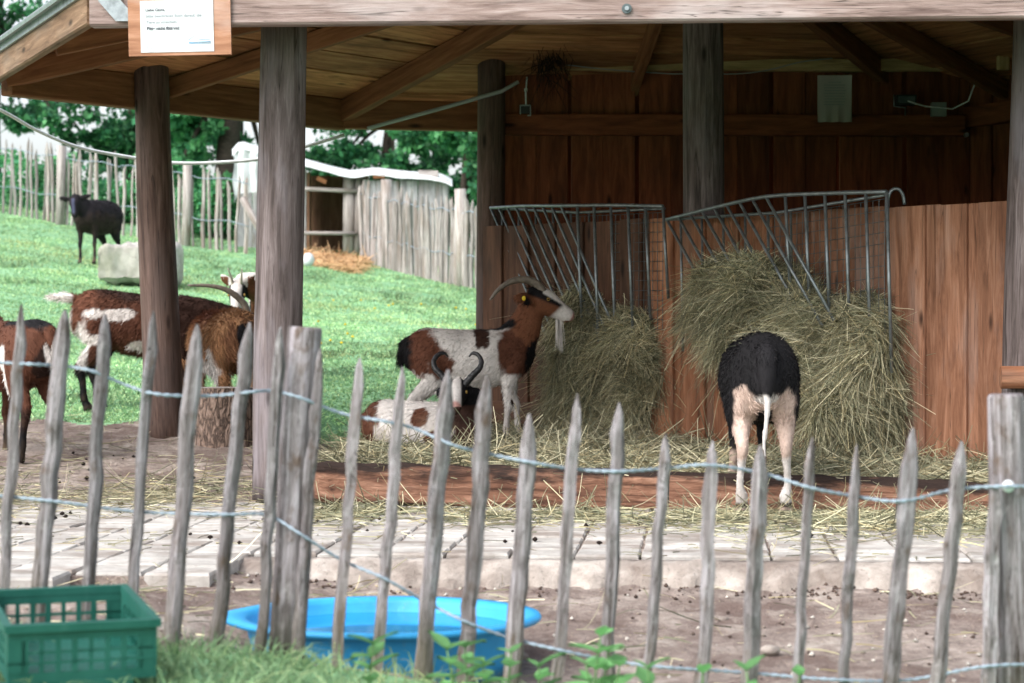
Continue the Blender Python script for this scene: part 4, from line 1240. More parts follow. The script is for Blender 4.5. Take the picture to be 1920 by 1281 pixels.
# --- black sheep with white legs, seen from behind
SHEEP_T = [(-.40, .57, .045, .06), (-.375, .565, .10, .115), (-.30, .555, .142, .168), (-.18, .545, .158, .185), (-.03, .535, .17, .19), (.12, .535, .165, .185), (.24, .54, .14, .165), (.33, .55, .10, .12), (.38, .56, .04, .05)]
def pat_sheep_rear(V, h):
    C = np.tile(BLK * 1.0, (len(V), 1)); x, y, z = V.T
    r = rag(V, 26, .014, 3)
    leg = (x < -.12) & (z < .52)
    rear = np.clip((-.235 - x - .2 * (np.abs(y) - .08) + r) / .02, 0, 1)
    soft(C, leg * np.clip((.515 - .55 * np.abs(np.abs(y) - .09) - z + r) / .015, 0, 1) * np.clip((.126 + .3 * np.clip(.36 - z, 0, .2) - np.abs(y) + r * .5) / .01, 0, 1) * rear, CREAM * 1.0)
    soft(C, (x < -.12) * np.clip((.315 + r - z) / .015, 0, 1), CREAM * 1.0)
    soft(C, (x < -.12) * np.clip((.235 + r - z) / .02, 0, 1), WHITE * .84)
    soft(C, (x > .1) * np.clip((.24 + r - z) / .02, 0, 1), CREAM * .9)
    soft(C, blob(V, (-.33, .0, .40), (.2, .03, .07), 8) * (x > -.36), BLK)
    tl = (x < -.385) & (np.abs(y) < .05)
    soft(C, tl * np.clip((.485 + r - z) / .015, 0, 1), WHITE * .9)
    soft(C, tl * np.clip((z - .485 - r) / .015, 0, 1), BLK * 1.5)
    soft(C, (.052 - z) / .006, HOOF); soft(C, (.034 - z) / .006, CREAM * .8); return C
SH_H = lambda y, dx=0: [(-.26, y * .75, .54, .075, .11), (-.27, y * .9, .44, .066, .09), (-.275, y * .98, .37, .046, .06), (-.33 + dx, y * 1.0, .31, .030, .042), (-.355 + dx, y * .98, .262, .024, .034), (-.345 + dx, y * 1.02, .20, .017, .022), (-.335 + dx, y * 1.08, .12, .016, .020), (-.33 + dx, y, .075, .027, .028), (-.325 + dx, y, .045, .024, .026), (-.318 + dx, y, .02, .031, .034), (-.312 + dx, y, .002, .033, .038)]
g_sheep = animal('sheep', 'black sheep with white legs and long tail, seen from behind at the near rack', 'sheep', (1.015, 8.79, 0), math.radians(88), 1.0, pat_sheep_rear,
    head=((.46, -.03, .62), (.66, -.05, .50), (0, 0, 1)), neck=[(.22, 0, .58, .11, .14), (.32, -.01, .62, .09, .11), (.40, -.02, .63, .075, .09), (.47, -.03, .62, .06, .07)],
    legs=[SH_H(.092), SH_H(-.086, .03), [(x, y, z + (.12 if z < .2 else 0.06 if z < .3 else 0), a, b) for x, y, z, a, b in fore(.085)], [(x, y, z + (.12 if z < .2 else 0.06 if z < .3 else 0), a, b) for x, y, z, a, b in fore(-.035)]],
    tail=[(-.36, 0, .66, .045, .035), (-.405, 0, .63, .042, .034), (-.43, .0, .56, .037, .03), (-.44, .0, .50, .028, .022), (-.445, .0, .46, .016, .014), (-.45, .004, .38, .013, .012), (-.45, .012, .30, .011, .010), (-.45, .008, .235, .008, .008)],
    trunk=[(x, z, w * .93, h) for x, z, w, h in SHEEP_T], horns=None, fur_n=15000, fur_len=(.014, .032), fur_w=.0035, voxel=.010, fur_shag=.42, extra='smooth_tail')

# --- goats on the left
def pat_left(V, h):
    C = np.tile(BROWN * .95, (len(V), 1)); x, y, z = V.T
    r = rag(V, 24, .02, 5)
    soft(C, blob(V, (-.2, 0, .70), (.26, .085, .10), 2), BLK * 1.2)
    soft(C, blob(V, (.0, -.16, .60), (.05, .06, .10), 4), WHITE)
    soft(C, blob(V, (-.18, .13, .50), (.03, .06, .07), 7), WHITE)
    soft(C, blob(V, (-.20, .12, .38), (.04, .08, .09), 8), WHITE)
    soft(C, blob(V, (-.42, 0, .44), (.075, .08, .16), 11), DKBR * .6)
    soft(C, (.30 + r - z) / .05 * (x < -.1), DKBR * .8)
    soft(C, (.20 + r - z) / .05, BLK * 1.15)
    soft(C, blob(V, (-.44, -.02, .53), (.06, .05, .07), 9), WHITE)
    hooves(C, V); return C
g_l1 = animal('goat', 'dark brown goat at the left edge, seen from behind', 'goat', (-2.60, 11.1, gz(-2.6, 11.0)), math.radians(128), 1.04, pat_left,
    head=((.50, 0, .86), (.72, 0, .74)), neck=[(.22, 0, .56, .10, .14), (.32, 0, .66, .08, .11), (.42, 0, .77, .06, .08), (.50, 0, .85, .05, .06)],
    legs=[hind(.08, .02), hind(-.075, -.02), fore(.08), fore(-.08)], tail=[(-.37, 0, .65, .04, .03), (-.42, 0, .64, .036, .028), (-.45, 0, .58, .03, .022), (-.455, 0, .52, .012, .012)],
    horns=([(.03, .026, .045), (.0, .04, .10), (-.08, .06, .14), (-.17, .08, .13)], .02), fur_n=9000, group='goats by the shelter')

def pat_side(V, h):
    C = np.tile(BROWN * .86, (len(V), 1)); x, y, z = V.T
    r = rag(V, 24, .02, 5)
    soft(C, (z - .60 + .25 * (x + .1) * (x < -.1) + r) / .05 * (x > -.27), DKBR * 1.05)
    soft(C, (x - .05 + r) / .1, DKBR * 1.0)
    soft(C, (-.26 + r - x) / .04 * (z > .35), BROWN * 1.15)
    soft(C, blob(V, (-.13, 0, .555), (.085, .4, .035), 2, .3), WHITE)
    soft(C, blob(V, (-.28, 0, .56), (.05, .4, .028), 3, .3), WHITE)
    soft(C, blob(V, (.04, 0, .63), (.025, .4, .025), 4, .3), WHITE)
    soft(C, blob(V, (.06, 0, .48), (.03, .4, .02), 14, .3), WHITE)
    soft(C, blob(V, (-.335, -.1, .40), (.055, .2, .10), 6, .2), WHITE)
    soft(C, blob(V, (-.28, -.1, .405), (.07, .2, .03), 7, .2), WHITE)
    soft(C, blob(V, (-.02, -.1, .37), (.06, .1, .03), 8, .3), WHITE * .9)
    soft(C, (.265 + r - z) / .03 * (x < 0), BLK * 1.1); soft(C, (.42 - z) / .02 * (y > .03) * (x < 0), BLK * 1.1)
    soft(C, blob(V, (-.34, -.1, .275), (.03, .1, .05), 10, .3), WHITE * .9)
    soft(C, (-.40 - x) / .015, WHITE * 1.1)
    soft(C, (h[:, 0] > -.2) * (np.abs(h[:, 2]) < .12) * (np.abs(h[:, 1]) < .2) * (h[:, 0] < 1.2) * (x > .42), BLK * 1.2)
    hooves(C, V); return C
g_l2 = animal('goat', 'brown goat with small white patches and raised white tail, side on behind the left post', 'goat', (-2.20, 12.75, gz(-2.3, 12.75)), math.radians(4), 1.03, pat_side,
    head=((.545, 0, .535), (.74, 0, .40), (.6, 0, 1)), neck=[(.22, 0, .53, .10, .14), (.32, 0, .54, .085, .11), (.42, 0, .54, .066, .085), (.52, 0, .535, .054, .06), (.56, 0, .525, .05, .055)], trunk=[(x, z - .085 * max(0, x + .25), w, h) for x, z, w, h in TRUNK],
    legs=[hind(.085, .03), hind(-.085, -.03), fore(.08), fore(-.08)], tail=[(-.36, 0, .63, .035, .03), (-.41, 0, .645, .03, .024), (-.46, 0, .655, .032, .024), (-.53, 0, .655, .012, .012)],
    horns=([(.03, .025, .045), (-.03, .035, .08), (-.13, .06, .085), (-.22, .075, .05), (-.31, .08, -.01)], .021), fur_n=20000, fur_len=(.018, .042), fur_w=.0036, head_scale=1.1, fur_shag=.45, group='goats by the shelter')

def pat_tan(V, h):
    C = np.tile(TAN * .9, (len(V), 1)); x, y, z = V.T
    r = rag(V, 22, .025, 5)
    soft(C, (z - .58 + r) / .08 * (x > -.15), BROWN * 1.3)
    soft(C, .6 * blob(V, (-.40, 0, .5), (.1, .12, .14), 3, .2), BROWN * 1.2)
    soft(C, blob(V, (-.25, .12, .32), (.07, .09, .16), 4, .15), WHITE)
    soft(C, blob(V, (.0, .1, .36), (.2, .1, .06), 6, .15), WHITE)
    soft(C, blob(V, (-.45, 0, .56), (.05, .04, .06), 7), BLK * 1.5)
    soft(C, (.2 + r - z) / .05, DKBR); hooves(C, V); return C
g_l3 = animal('goat', 'shaggy tan goat seen from behind over the tree stump', 'goat', (-1.66, 12.25, gz(-1.72, 12.2) - .02), math.radians(113), .98, pat_tan,
    head=((.52, .0, .40), (.64, .0, .22), (1, 0, .6)), neck=[(.22, 0, .55, .10, .14), (.34, 0, .53, .085, .11), (.44, 0, .47, .066, .085), (.52, 0, .41, .054, .06)],
    tail=[(-.37, 0, .64, .04, .03), (-.42, 0, .62, .04, .03), (-.45, 0, .57, .032, .024), (-.455, 0, .52, .012, .012)], horns=([(.03, .025, .045), (-.04, .04, .08), (-.12, .06, .08)], .018),
    fur_n=15000, fur_len=(.025, .055), fur_shag=.55, fur_w=.005, group='goats by the shelter', trunk=[(x, z, w * 1.12, h * 1.02) for x, z, w, h in TRUNK])

def pat_face(V, h):
    C = np.tile(WHITE, (len(V), 1)); x, y, z = V.T
    soft(C, blob(V, (-.2, 0, .55), (.2, .3, .16), 2), DKBR)
    hd = (h[:, 0] > -.1) & (h[:, 0] < 1.2) & (np.abs(h[:, 1]) < .2)
    soft(C, hd * np.clip((np.abs(h[:, 1]) - .03) / .01, 0, 1) * (h[:, 0] < .6) * (h[:, 0] > .1), BLK * 1.2)
    soft(C, hd * (np.abs(h[:, 1]) > .062), RED); soft(C, hd * np.clip((h[:, 0] - .9) / .06, 0, 1), PINK)
    hooves(C, V); return C
g_l4 = animal('goat', 'white faced goat peering out from behind the front post', 'goat', (-1.565, 14.05, gz(-1.6, 14.05) + .05), math.radians(-92), 1.0, pat_face,
    head=((.42, -.17, .60), (.55, -.17, .37), (.5, 0, 1)), neck=[(.22, 0, .55, .10, .14), (.32, -.07, .58, .08, .10), (.39, -.14, .60, .06, .075), (.42, -.17, .60, .05, .055)],
    horns=([(.03, .025, .045), (.0, .035, .10), (-.02, .045, .16)], .014), horn_mat=plain('pale_horn', (.42, .38, .32), .5, 0, 30, .2), fur_n=5000, ears=((.02, .03, .0), (-.04, .11, .05)), group='goats by the shelter')

def pat_bsheep(V, h):
    C = np.tile(np.array(S(38, 34, 38)), (len(V), 1))
    soft(C, np.clip((.02 - np.abs(h[:, 1])) / .008, 0, 1) * (h[:, 2] > .02) * (h[:, 0] > .2) * (h[:, 0] < 1), np.array(S(72, 74, 96)))
    soft(C, blob(V, (.1, 0, .45), (.35, .3, .16), 3), np.array(S(56, 46, 44))); return C
g_bs = animal('sheep', 'black woolly sheep standing far off on the meadow beside the boulder', 'sheep', (-4.70, 24.2, gz(-4.6, 24.1)), math.radians(-107), 1.0, pat_bsheep,
    head=((.42, -.05, .735), (.53, -.01, .52), (.5, 0, 1)), neck=[(.22, 0, .56, .12, .15), (.31, -.02, .62, .10, .13), (.38, -.04, .68, .08, .095), (.43, -.05, .725, .06, .07)],
    legs=[[(x, y, z, a * .95, b) for x, y, z, a, b in l] for l in (hind(.09), hind(-.09), fore(.09), fore(-.09))], trunk=[(x, z, w * 1.18, h * 1.05) for x, z, w, h in SHEEP_T], tail=[(-.37, 0, .63, .04, .03), (-.42, 0, .58, .03, .03), (-.42, 0, .42, .02, .02)],
    fur_n=7000, fur_len=(.02, .04), fur_w=.006, head_scale=1.1, ears=((.02, .035, -.0), (-.01, .17, .015)), ear_w=.03, eye=False, extra='smooth_tail')

# wisps of hay on the near sheep's back
n = 170
X = RNG.normal(1.015, .07, n); Y = RNG.uniform(8.5, 9.02, n)
Z = .725 - .9 * (X - 1.03) ** 2 / .15 * .5
add('hay_wisps', strands('hay_wisps', np.stack([X, Y, Z + .006], 1), np.stack([RNG.normal(size=n), RNG.normal(size=n), RNG.normal(size=n) * .15], 1), RNG.uniform(.03, .12, n), .003, hay_cols(n, .8), M_HAY, .2, 2), g_sheep, kind='stuff')
# ------------------------------------------------------------------ fences
def paling_mesh(L, w, mat, top=.09, n=6, segs=6, flat=False, crook=.008, thick=.7):
    """a cleft pale: uneven section, crooked, pointed; local X is up"""
    xs = list(np.linspace(0, L - (0 if flat else top), segs)) + ([] if flat else [L - top * .35, L])
    P = [(x, random.uniform(-crook, crook) if 0 < i < segs else 0, random.uniform(-crook, crook) if 0 < i < segs else 0) for i, x in enumerate(xs)]
    prof = RNG.uniform(.78, 1.15, n); rows = []
    for i, (x, y, z) in enumerate(P):
        k = 1.0 if i < segs else (.62 if i == segs else .16)
        k *= random.uniform(.92, 1.08) * (1.0 + (.06 if i < 2 else 0)); jr = RNG.uniform(.93, 1.07, n)
        rows.append([(x + (random.uniform(-.004, .004) if i == len(P) - 1 else 0), y + math.cos(6.283 * j / n) * w / 2 * k * prof[j] * jr[j], z + math.sin(6.283 * j / n) * w / 2 * thick * k * prof[j] * jr[j]) for j in range(n)])
    V = [v for r in rows for v in r]
    F = [(i * n + j, i * n + (j + 1) % n, (i + 1) * n + (j + 1) % n, (i + 1) * n + j) for i in range(len(rows) - 1) for j in range(n)]
    F += [tuple(range(n))[::-1], tuple((len(rows) - 1) * n + j for j in range(n))]
    me = bpy.data.meshes.new('paling'); me.from_pydata(V, [], F); me.materials.append(mat)
    return me
def stand(p0, p1):
    """matrix with local X from p0 to p1, local Y to the right"""
    M, L = frame(p0, p1, (0, -1, 0))
    return M, L
def fd(x):                                  # distance of the near fence along the photo's width
    return 5.02 - .17 * x / 1920
FENCE = [(40, 570, 4, 1090, 27), (122, 583, 74, 1090, 38), (197, 590, 166, 1085, 33), (288, 585, 246, 1115, 28), (370, 610, 321, 1195, 35), (468, 605, 405, 1195, 32), (525, 615, 490, 1190, 28), (600, 655, 556, 1215, 28), (675, 672, 631, 1250, 26), (755, 690, 707, 1260, 28),
         (840, 695, 793, 1265, 40), (913, 705, 873, 1230, 40), (993, 778, 960, 1240, 37), (1083, 740, 1043, 1270, 36), (1162, 757, 1140, 1230, 36), (1248, 815, 1213, 1281, 27), (1336, 828, 1318, 1281, 30), (1425, 838, 1404, 1281, 43), (1524, 820, 1498, 1281, 26), (1607, 835, 1580, 1281, 28), (1712, 803, 1670, 1281, 42), (1803, 828, 1757, 1281, 32), (1866, 890, 1856, 1281, 30), (-48, 590, -85, 1100, 30), (1985, 820, 1950, 1281, 34)]
fence = empty('paling_fence', (0, fd(960), -.2), 'weathered grey paling fence with twisted wire across the foreground', 'fence')
def foot(x0, y0, x1, y1, d):
    """run the line of a pale down into the ground"""
    a, b = at(x0, y0, d), at(x1, y1, d)
    g = gz(b.x, b.y) - .03
    t = (a.z - g) / (a.z - b.z)
    return a, a.lerp(b, t)
for x0, y0, x1, y1, w in FENCE:
    d = fd(x0); a, b = foot(x0, y0, x1, y1, d)
    M, L = stand(b, a)
    add('paling', paling_mesh(L, w * .85 * d / FPX, M_PALE, top=random.uniform(.06, .10), crook=.004, n=9, segs=13), fence, M @ Matrix.Rotation(random.uniform(-.4, .4), 4, 'X'))
def fpost(x0, y0, x1, y1, w, d):
    a, b = foot(x0, y0, x1, y1, d)
    P = [b, b.lerp(a, .35) + Vector((.004, 0, 0)), b.lerp(a, .7) - Vector((.003, 0, 0)), a - (a - b).normalized() * .008, a]
    return pole('fence_post', P, np.array([1, 1.0, .97, .95, .86]) * w / 2 * d / FPX, M_PALE, fence, 16, rough=.05)
fpost(572, 613, 536, 1215, 66, fd(570) + .06)
fpost(1886, 739, 1903, 1281, 70, fd(1886) + .06)
def twisted(name, pts, off, parent, r=.0026, pitch=.045):
    C = catmull(np.array([tuple(at(x, y, fd(x) + off * (1 if i % 2 else -1))) for i, (x, y) in enumerate(pts)]), 8)
    seg = np.r_[0, np.cumsum(np.linalg.norm(np.diff(C, axis=0), axis=1))]
    q = np.arange(0, seg[-1], .012)
    C = np.stack([np.interp(q, seg, C[:, k]) for k in range(3)], 1)
    for ph in (0, math.pi):
        a = q / pitch * 6.283 + ph
        P = C + np.stack([0 * a, np.cos(a) * r * .95, np.sin(a) * r * .95], 1)
        tube(name, [tuple(p) for p in P], r, M_WIRE, parent, 5)
twisted('wire', [(-60, 678), (0, 680), (60, 683), (110, 686), (170, 695), (235, 722), (300, 740), (400, 742), (470, 735), (510, 733), (560, 745), (640, 775), (720, 790), (775, 803), (850, 835), (910, 850), (1000, 868), (1080, 880), (1160, 884), (1250, 878), (1330, 872), (1430, 888), (1520, 915), (1600, 930), (1690, 940), (1790, 918), (1890, 912), (1990, 915)], .02, fence)
twisted('wire', [(-60, 926), (0, 930), (100, 940), (260, 960), (420, 965), (500, 966), (560, 1000), (640, 1050), (720, 1085), (800, 1130), (870, 1165), (950, 1195), (1050, 1220), (1150, 1240), (1250, 1252), (1400, 1262), (1560, 1275), (1700, 1276), (1850, 1250), (1990, 1246)], .02, fence)
c_ = at(1891, 912, fd(1891) - .0)
V, F = ell(c_ + Vector((0, .0, 0)), (.0145, .014, .0145), 14, 10)
me = bpy.data.meshes.new('insulator'); me.from_pydata([tuple(v) for v in V], [], F); me.materials.append(M_PAPER)
for p in me.polygons: p.use_smooth = True
add('insulator', me, fence)

def far_fence(label, pts, spacing, n_seed, hgt=1.05, wpx=.05, skip=None):
    root = empty('paling_fence', (pts[0][0], pts[0][1], gz(*pts[0])), label, 'fence', 'paling fences round the meadow')
    var = [paling_mesh(1.0, wpx * random.uniform(.8, 1.25), M_PALE_FAR, top=.1, n=5, segs=4, crook=.015) for _ in range(7)]
    tot = 0
    for (ax, ay), (bx_, by_) in zip(pts[:-1], pts[1:]):
        L = math.hypot(bx_ - ax, by_ - ay); k = int(L / spacing)
        for i in range(k):
            t = (i + random.uniform(.25, .75)) / k
            x, y = ax + (bx_ - ax) * t, ay + (by_ - ay) * t
            if skip and skip(x, y): continue
            z = gz(x, y) - .05; h = hgt * random.uniform(.88, 1.1)
            lean = Vector((random.uniform(-.05, .05), random.uniform(-.03, .03), h))
            M, LL = stand(Vector((x, y, z)), Vector((x, y, z)) + lean)
            add('paling', random.choice(var), root, M @ Matrix.Scale(LL, 4, (1, 0, 0)) @ Matrix.Rotation(random.uniform(0, 6), 4, 'X'))
        for zz in (.35, .85):
            tube('wire', [(ax + (bx_ - ax) * t, ay + (by_ - ay) * t - .03, gz(ax + (bx_ - ax) * t, ay + (by_ - ay) * t) + hgt * zz + .02 * math.sin(t * 17)) for t in np.linspace(0, 1, 14)], .006, M_WIRE, root, 4)
    return root
bf1 = far_fence('pale split paling fence behind the black sheep, left of the shed', [(-9.2, 31.0), (-7.1, 30.0), (-5.2, 28.4), (-3.35, 27.2)], .12, 3, 1.08)
for px, d in ((115, 29.2), (270, 28.0), (350, 27.8)):
    x = (px - 960) / FPX * d; z = gz(x, d - .1)
    pole('fence_post', [(x, d - .1, z - .1), (x + .02, d - .1, z + .5), (x + .03, d - .1, z + 1.08)], .062, M_PALE_FAR, bf1, 9, rough=.08)
bx0, by0 = -3.0, 28.0
bp_ = at(455, 372, 27.2); bq = at(500, 455, 27.0)
pole('brace', [bp_, bq], .045, M_PALE_FAR, bf1, 8, rough=.05)
bf2 = far_fence('grey paling fence running forward from the shed to the back left post', [(-1.98, 27.9), (-1.35, 26.3), (-.72, 25.0), (-.2, 24.4), (.9, 23.6)], .085, 4, 1.02, .062)
for px, d in ((728, 27.0), (866, 24.95)):
    x = (px - 960) / FPX * d; z = gz(x, d)
    pole('fence_post', [(x, d - .08, z - .1), (x, d - .08, z + .55), (x - .02, d - .08, z + 1.12)], .07, M_PALE_FAR, bf2, 9, rough=.08)

# ------------------------------------------------------------------ animal shed far behind
shx, shy = -1.95, 28.5
SG = CAM_H + (YH - 470) / FPX * 28.3
shed = empty('field_shed', (shx, shy, SG), 'small grey plank shed under a wavy white tarpaulin roof', 'shed')
D_ = 28.3
def sp_(x, y, dd=0): return at(x, y, D_ + dd)
def plank_row(xa, xb, ytop, ybot, dd0, dd1, cnt, mat, th=.03):
    for i in range(cnt):
        t = (i + .5) / cnt; x = xa + (xb - xa) * t; dd = dd0 + (dd1 - dd0) * t
        a, b = sp_(x, ybot, dd), sp_(x + random.uniform(-1, 1), ytop + random.uniform(-2, 2), dd)
        beam('plank', a, b, abs(xb - xa) / cnt * (D_ + dd) / FPX * (random.uniform(.94, 1.0) if dd < .5 else 1.06), th, mat, shed, up=(0, -1, 0))
M_SHEDGREY = wood('shed_grey_wood', S(130, 128, 130), S(168, 168, 170), S(200, 202, 204), S(140, 126, 116), (.5, .7), grain=10, var=.2, knots=False)
M_SHEDBR = wood('shed_brown_wood', S(92, 66, 50), S(128, 96, 76), S(150, 120, 98), grain=8, var=.15, knots=False)
plank_row(682, 840, 338, 498, -.3, -.3, 14, M_SHEDGREY)
plank_row(445, 575, 320, 472, .1, .1, 9, M_SHEDGREY)
plank_row(575, 690, 330, 470, 1.3, 1.3, 8, M_SHEDBR)
plank_row(838, 842, 338, 480, -.3, 1.2, 6, M_SHEDGREY)
for i in range(5):
    dd = 1.2 * (i + .5) / 5; a, b = sp_(580, 468, dd), sp_(580, 325, dd)
    beam('plank', a, b, .26, .03, M_SHEDBR, shed, up=(1, 0, 0))
    a, b = sp_(688, 468, dd), sp_(688, 325, dd)
    beam('plank', a, b, .26, .03, M_SHEDBR, shed, up=(1, 0, 0))
pole('door_post', [sp_(655, 474, -.1), sp_(656, 335, -.1)], .09, M_PALE_FAR, shed, 9, rough=.06)
pole('door_post', [sp_(672, 474, -.15), sp_(675, 335, -.15)], .06, M_PALE_FAR, shed, 9, rough=.06)
pole('door_rail', [sp_(560, 354, -.22), sp_(682, 359, -.22)], .028, M_PALE_FAR, shed, 7)
pole('door_rail', [sp_(560, 437, -.22), sp_(668, 438, -.22)], .025, M_PALE_FAR, shed, 7)
tx = np.linspace(436, 848, 40); rows = []
ytop = lambda x: np.interp(x, [436, 450, 500, 580, 620, 660, 705, 760, 800, 830, 848], [290, 274, 288, 310, 321, 330, 324, 331, 333, 336, 346])
for x in tx:
    w_ = 1.2 * math.sin(x * .07) + 1.0 * math.sin(x * .17)
    rows.append([sp_(x, ytop(x) + 3 + w_ * .5, -.45), sp_(x, ytop(x) + w_ * .3, -.35), sp_(x, ytop(x) - 6 + w_, .4), sp_(x, ytop(x) - 10, 1.6)])
tv = np.array([[tuple(p) for p in r] for r in rows])
tq = [(i * 4 + j, (i + 1) * 4 + j, (i + 1) * 4 + j + 1, i * 4 + j + 1) for i in range(39) for j in range(3)]
me = mesh_np('tarpaulin', np.concatenate([tv.reshape(-1, 3), tv.reshape(-1, 3) - np.array([0, 0, .012])]), np.concatenate([np.array(tq), np.array(tq)[:, ::-1] + 160, np.array([(i * 4, i * 4 + 160, (i + 1) * 4 + 160, (i + 1) * 4) for i in range(39)])]), mat=M_TARP, smooth=True)
add('tarpaulin', me, shed)
dr = np.linspace(0, 1, 9)
dv = [[tuple(sp_(438 + 52 * a + 2 * math.sin(b * 9 + a * 7), ytop(438 + 52 * a) + 4 + b * (90 - 20 * a), -.46 + .05 * math.sin(a * 14))) for b in dr] for a in dr]
dq = [(i * 9 + j, i * 9 + j + 1, (i + 1) * 9 + j + 1, (i + 1) * 9 + j) for i in range(8) for j in range(8)]
me = mesh_np('tarpaulin_drape', np.array(dv).reshape(-1, 3), dq, mat=M_TARP, smooth=True); add('tarpaulin_drape', me, shed)
beam('roof_weight', sp_(785, 327, .2), sp_(822, 328, .2), .25, .09, M_PALE_FAR, shed)
beam('rafter_end', sp_(595, 334, -.3), sp_(612, 342, -.3), .06, .06, M_RAFTER, shed)
beam('rafter_end', sp_(700, 332, -.42), sp_(722, 331, -.42), .05, .05, M_RAFTER, shed)
# straw in front of the shed
n = 3500
u = RNG.random(n); X = np.interp(u, [0, 1], [-2.8, -1.85]); Y = 27.6 - 2.2 * RNG.random(n) ** 1.3 * (.4 + .6 * u)
z_ = ground_z(X, Y)
add('straw_patch', strands('straw_patch', np.stack([X, Y, z_ + RNG.uniform(0, .08, n)], 1), np.stack([RNG.normal(size=n), RNG.normal(size=n), RNG.normal(size=n) * .3], 1), RNG.uniform(.1, .3, n), .014, np.array(S(204, 168, 128)) * RNG.uniform(.7, 1.15, (n, 1)), M_HAY, .2, 2), None, label='pale straw littering the ground before the shed door', cat='straw', kind='stuff')

# ------------------------------------------------------------------ boulder, stump, white stones
def rock(name, label, lumps_, voxel, mat, cat, amp=.02, blocky=False, group=None):
    me = remesh(lumps_, voxel, 2, .5, name)
    V, Nn = mesh_arrays(me)
    V2 = V + Nn * (amp * wav(V, 6, 51) + amp * .5 * wav(V, 17, 52))[:, None]
    me.vertices.foreach_set('co', V2.astype(np.float32).ravel()); me.materials.clear(); me.materials.append(mat)
    return add(name, me, None, label=label, cat=cat, group=group)
def boxshell(c, h):
    x, y, z = c; a, b, d = h
    V = [(x + sx * a * random.uniform(.93, 1.05), y + sy * b, z + sz * d * random.uniform(.95, 1.05)) for sz in (-1, 1) for sy in (-1, 1) for sx in (-1, 1)]
    return V, [(0, 2, 3, 1), (4, 5, 7, 6), (0, 1, 5, 4), (2, 6, 7, 3), (0, 4, 6, 2), (1, 3, 7, 5)]
bc_ = at(262, 494, 22.0)
rock('boulder', 'pale grey block of stone on the grass behind the left post', [boxshell((bc_.x, bc_.y, bc_.z), (.40, .28, .185))], .03, M_ROCK, 'boulder', .055)
wc = at(579, 487, 24.5)
rock('white_stone', 'small white rounded stone beside the straw, half behind the front post', [ell(wc, (.075, .08, .085))], .02, M_PAPER, 'stone', .008)
wc = at(886, 744, 13.6)
rock('white_stone', 'pale furrowed stone on the grass behind the lying goat', [ell(wc, (.075, .08, .055))], .015, M_KERB, 'stone', .008)
# tree stump
st = Vector(((420 - 960) / FPX * 11.6, 11.6, gz(-1.56, 11.6)))
stump = empty('tree_stump', st, 'thick barky tree stump between the two left posts', 'stump')
nS, mS = 44, 14; sv = []
top_z = CAM_H + (YH - 727) / FPX * 11.6 - st.z
for i in range(mS + 1):
    t = i / mS
    for j in range(nS):
        a = 6.283 * j / nS
        r = .15 * (1 + .10 * (1 - t) ** 3 + .05 * math.sin(3 * a + 1) + .03 * math.sin(7 * a + t * 2) + (.035 * math.sin(19 * a + 3 * math.sin(t * 9 + a * 2))) + random.uniform(-.008, .008))
        sv.append((st.x + r * math.cos(a), st.y + r * math.sin(a), st.z - .03 + t * (top_z + .03)))
sf = [(i * nS + j, i * nS + (j + 1) % nS, (i + 1) * nS + (j + 1) % nS, (i + 1) * nS + j) for i in range(mS) for j in range(nS)]
M_STUMP, nt, b = new_mat('stump_bark')
v = coords(nt, (16, 16, 5), rand=False); vo = nd(nt, 'TexVoronoi', Scale=1.6, feature='DISTANCE_TO_EDGE')
dn = nd(nt, 'TexNoise', Scale=2.0, Detail=4); nt.links.new(v, dn.inputs['Vector'])
av = nd(nt, 'VectorMath', operation='ADD'); nt.links.new(v, av.inputs[0]); nt.links.new(dn.outputs['Color'], av.inputs[1]); nt.links.new(av.outputs[0], vo.inputs['Vector'])
cst = ramp(nt, vo.outputs['Distance'], [(.0, S(62, 50, 44)), (.12, S(122, 102, 90)), (.5, S(160, 140, 128))])
nt.links.new(cst, b.inputs['Base Color']); b.inputs['Roughness'].default_value = .9; bump(nt, b, vo.outputs['Distance'], 1.0, .03)
me = mesh_np('bark_mantle', sv, sf, mat=M_STUMP, smooth=True); add('bark_mantle', me, stump)
tp = [sv[mS * nS + j] for j in range(nS)]
me = bpy.data.meshes.new('cut_face'); me.from_pydata([(x, y, z + .001) for x, y, z in tp] , [], [tuple(range(nS))]); me.materials.append(M_PALE_FAR); add('cut_face', me, stump)

# ------------------------------------------------------------------ blue tub
TB = Vector(((722 - 960) / FPX * 5.62, 5.62, gz(-.3, 5.62)))
tub = empty('water_tub', TB, 'shallow blue plastic water tub with a pouring lip behind the fence', 'tub')
rim_z = -.012; base_z = TB.z
nT_ = 72
def tub_ring(r, z, lip=0.0, flat=1.0):
    out = []
    for j in range(nT_):
        a = 6.283185 * j / nT_
        dl = abs((a - math.pi + math.pi) % (2 * math.pi) - math.pi)
        ext = lip * max(0, 1 - dl / .42) ** 1.2
        out.append((TB.x + (r + ext) * math.cos(a) * 1.0, TB.y + (r + ext * .3) * math.sin(a) * .92, z))
    return out
RR = .382
rings = [tub_ring(RR * .86, base_z + .01), tub_ring(RR * .90, base_z + .05), tub_ring(RR * .955, rim_z - .025), tub_ring(RR * .965, rim_z - .012), tub_ring(RR * 1.065, rim_z - .012, .03), tub_ring(RR * 1.08, rim_z - .004, .034), tub_ring(RR * 1.07, rim_z + .004, .03), tub_ring(RR * .965, rim_z + .002), tub_ring(RR * .945, rim_z - .012), tub_ring(RR * .86, base_z + .03), tub_ring(RR * .5, base_z + .028)]
V = [v for r in rings for v in r]
F = [(i * nT_ + j, i * nT_ + (j + 1) % nT_, (i + 1) * nT_ + (j + 1) % nT_, (i + 1) * nT_ + j) for i in range(len(rings) - 1) for j in range(nT_)]
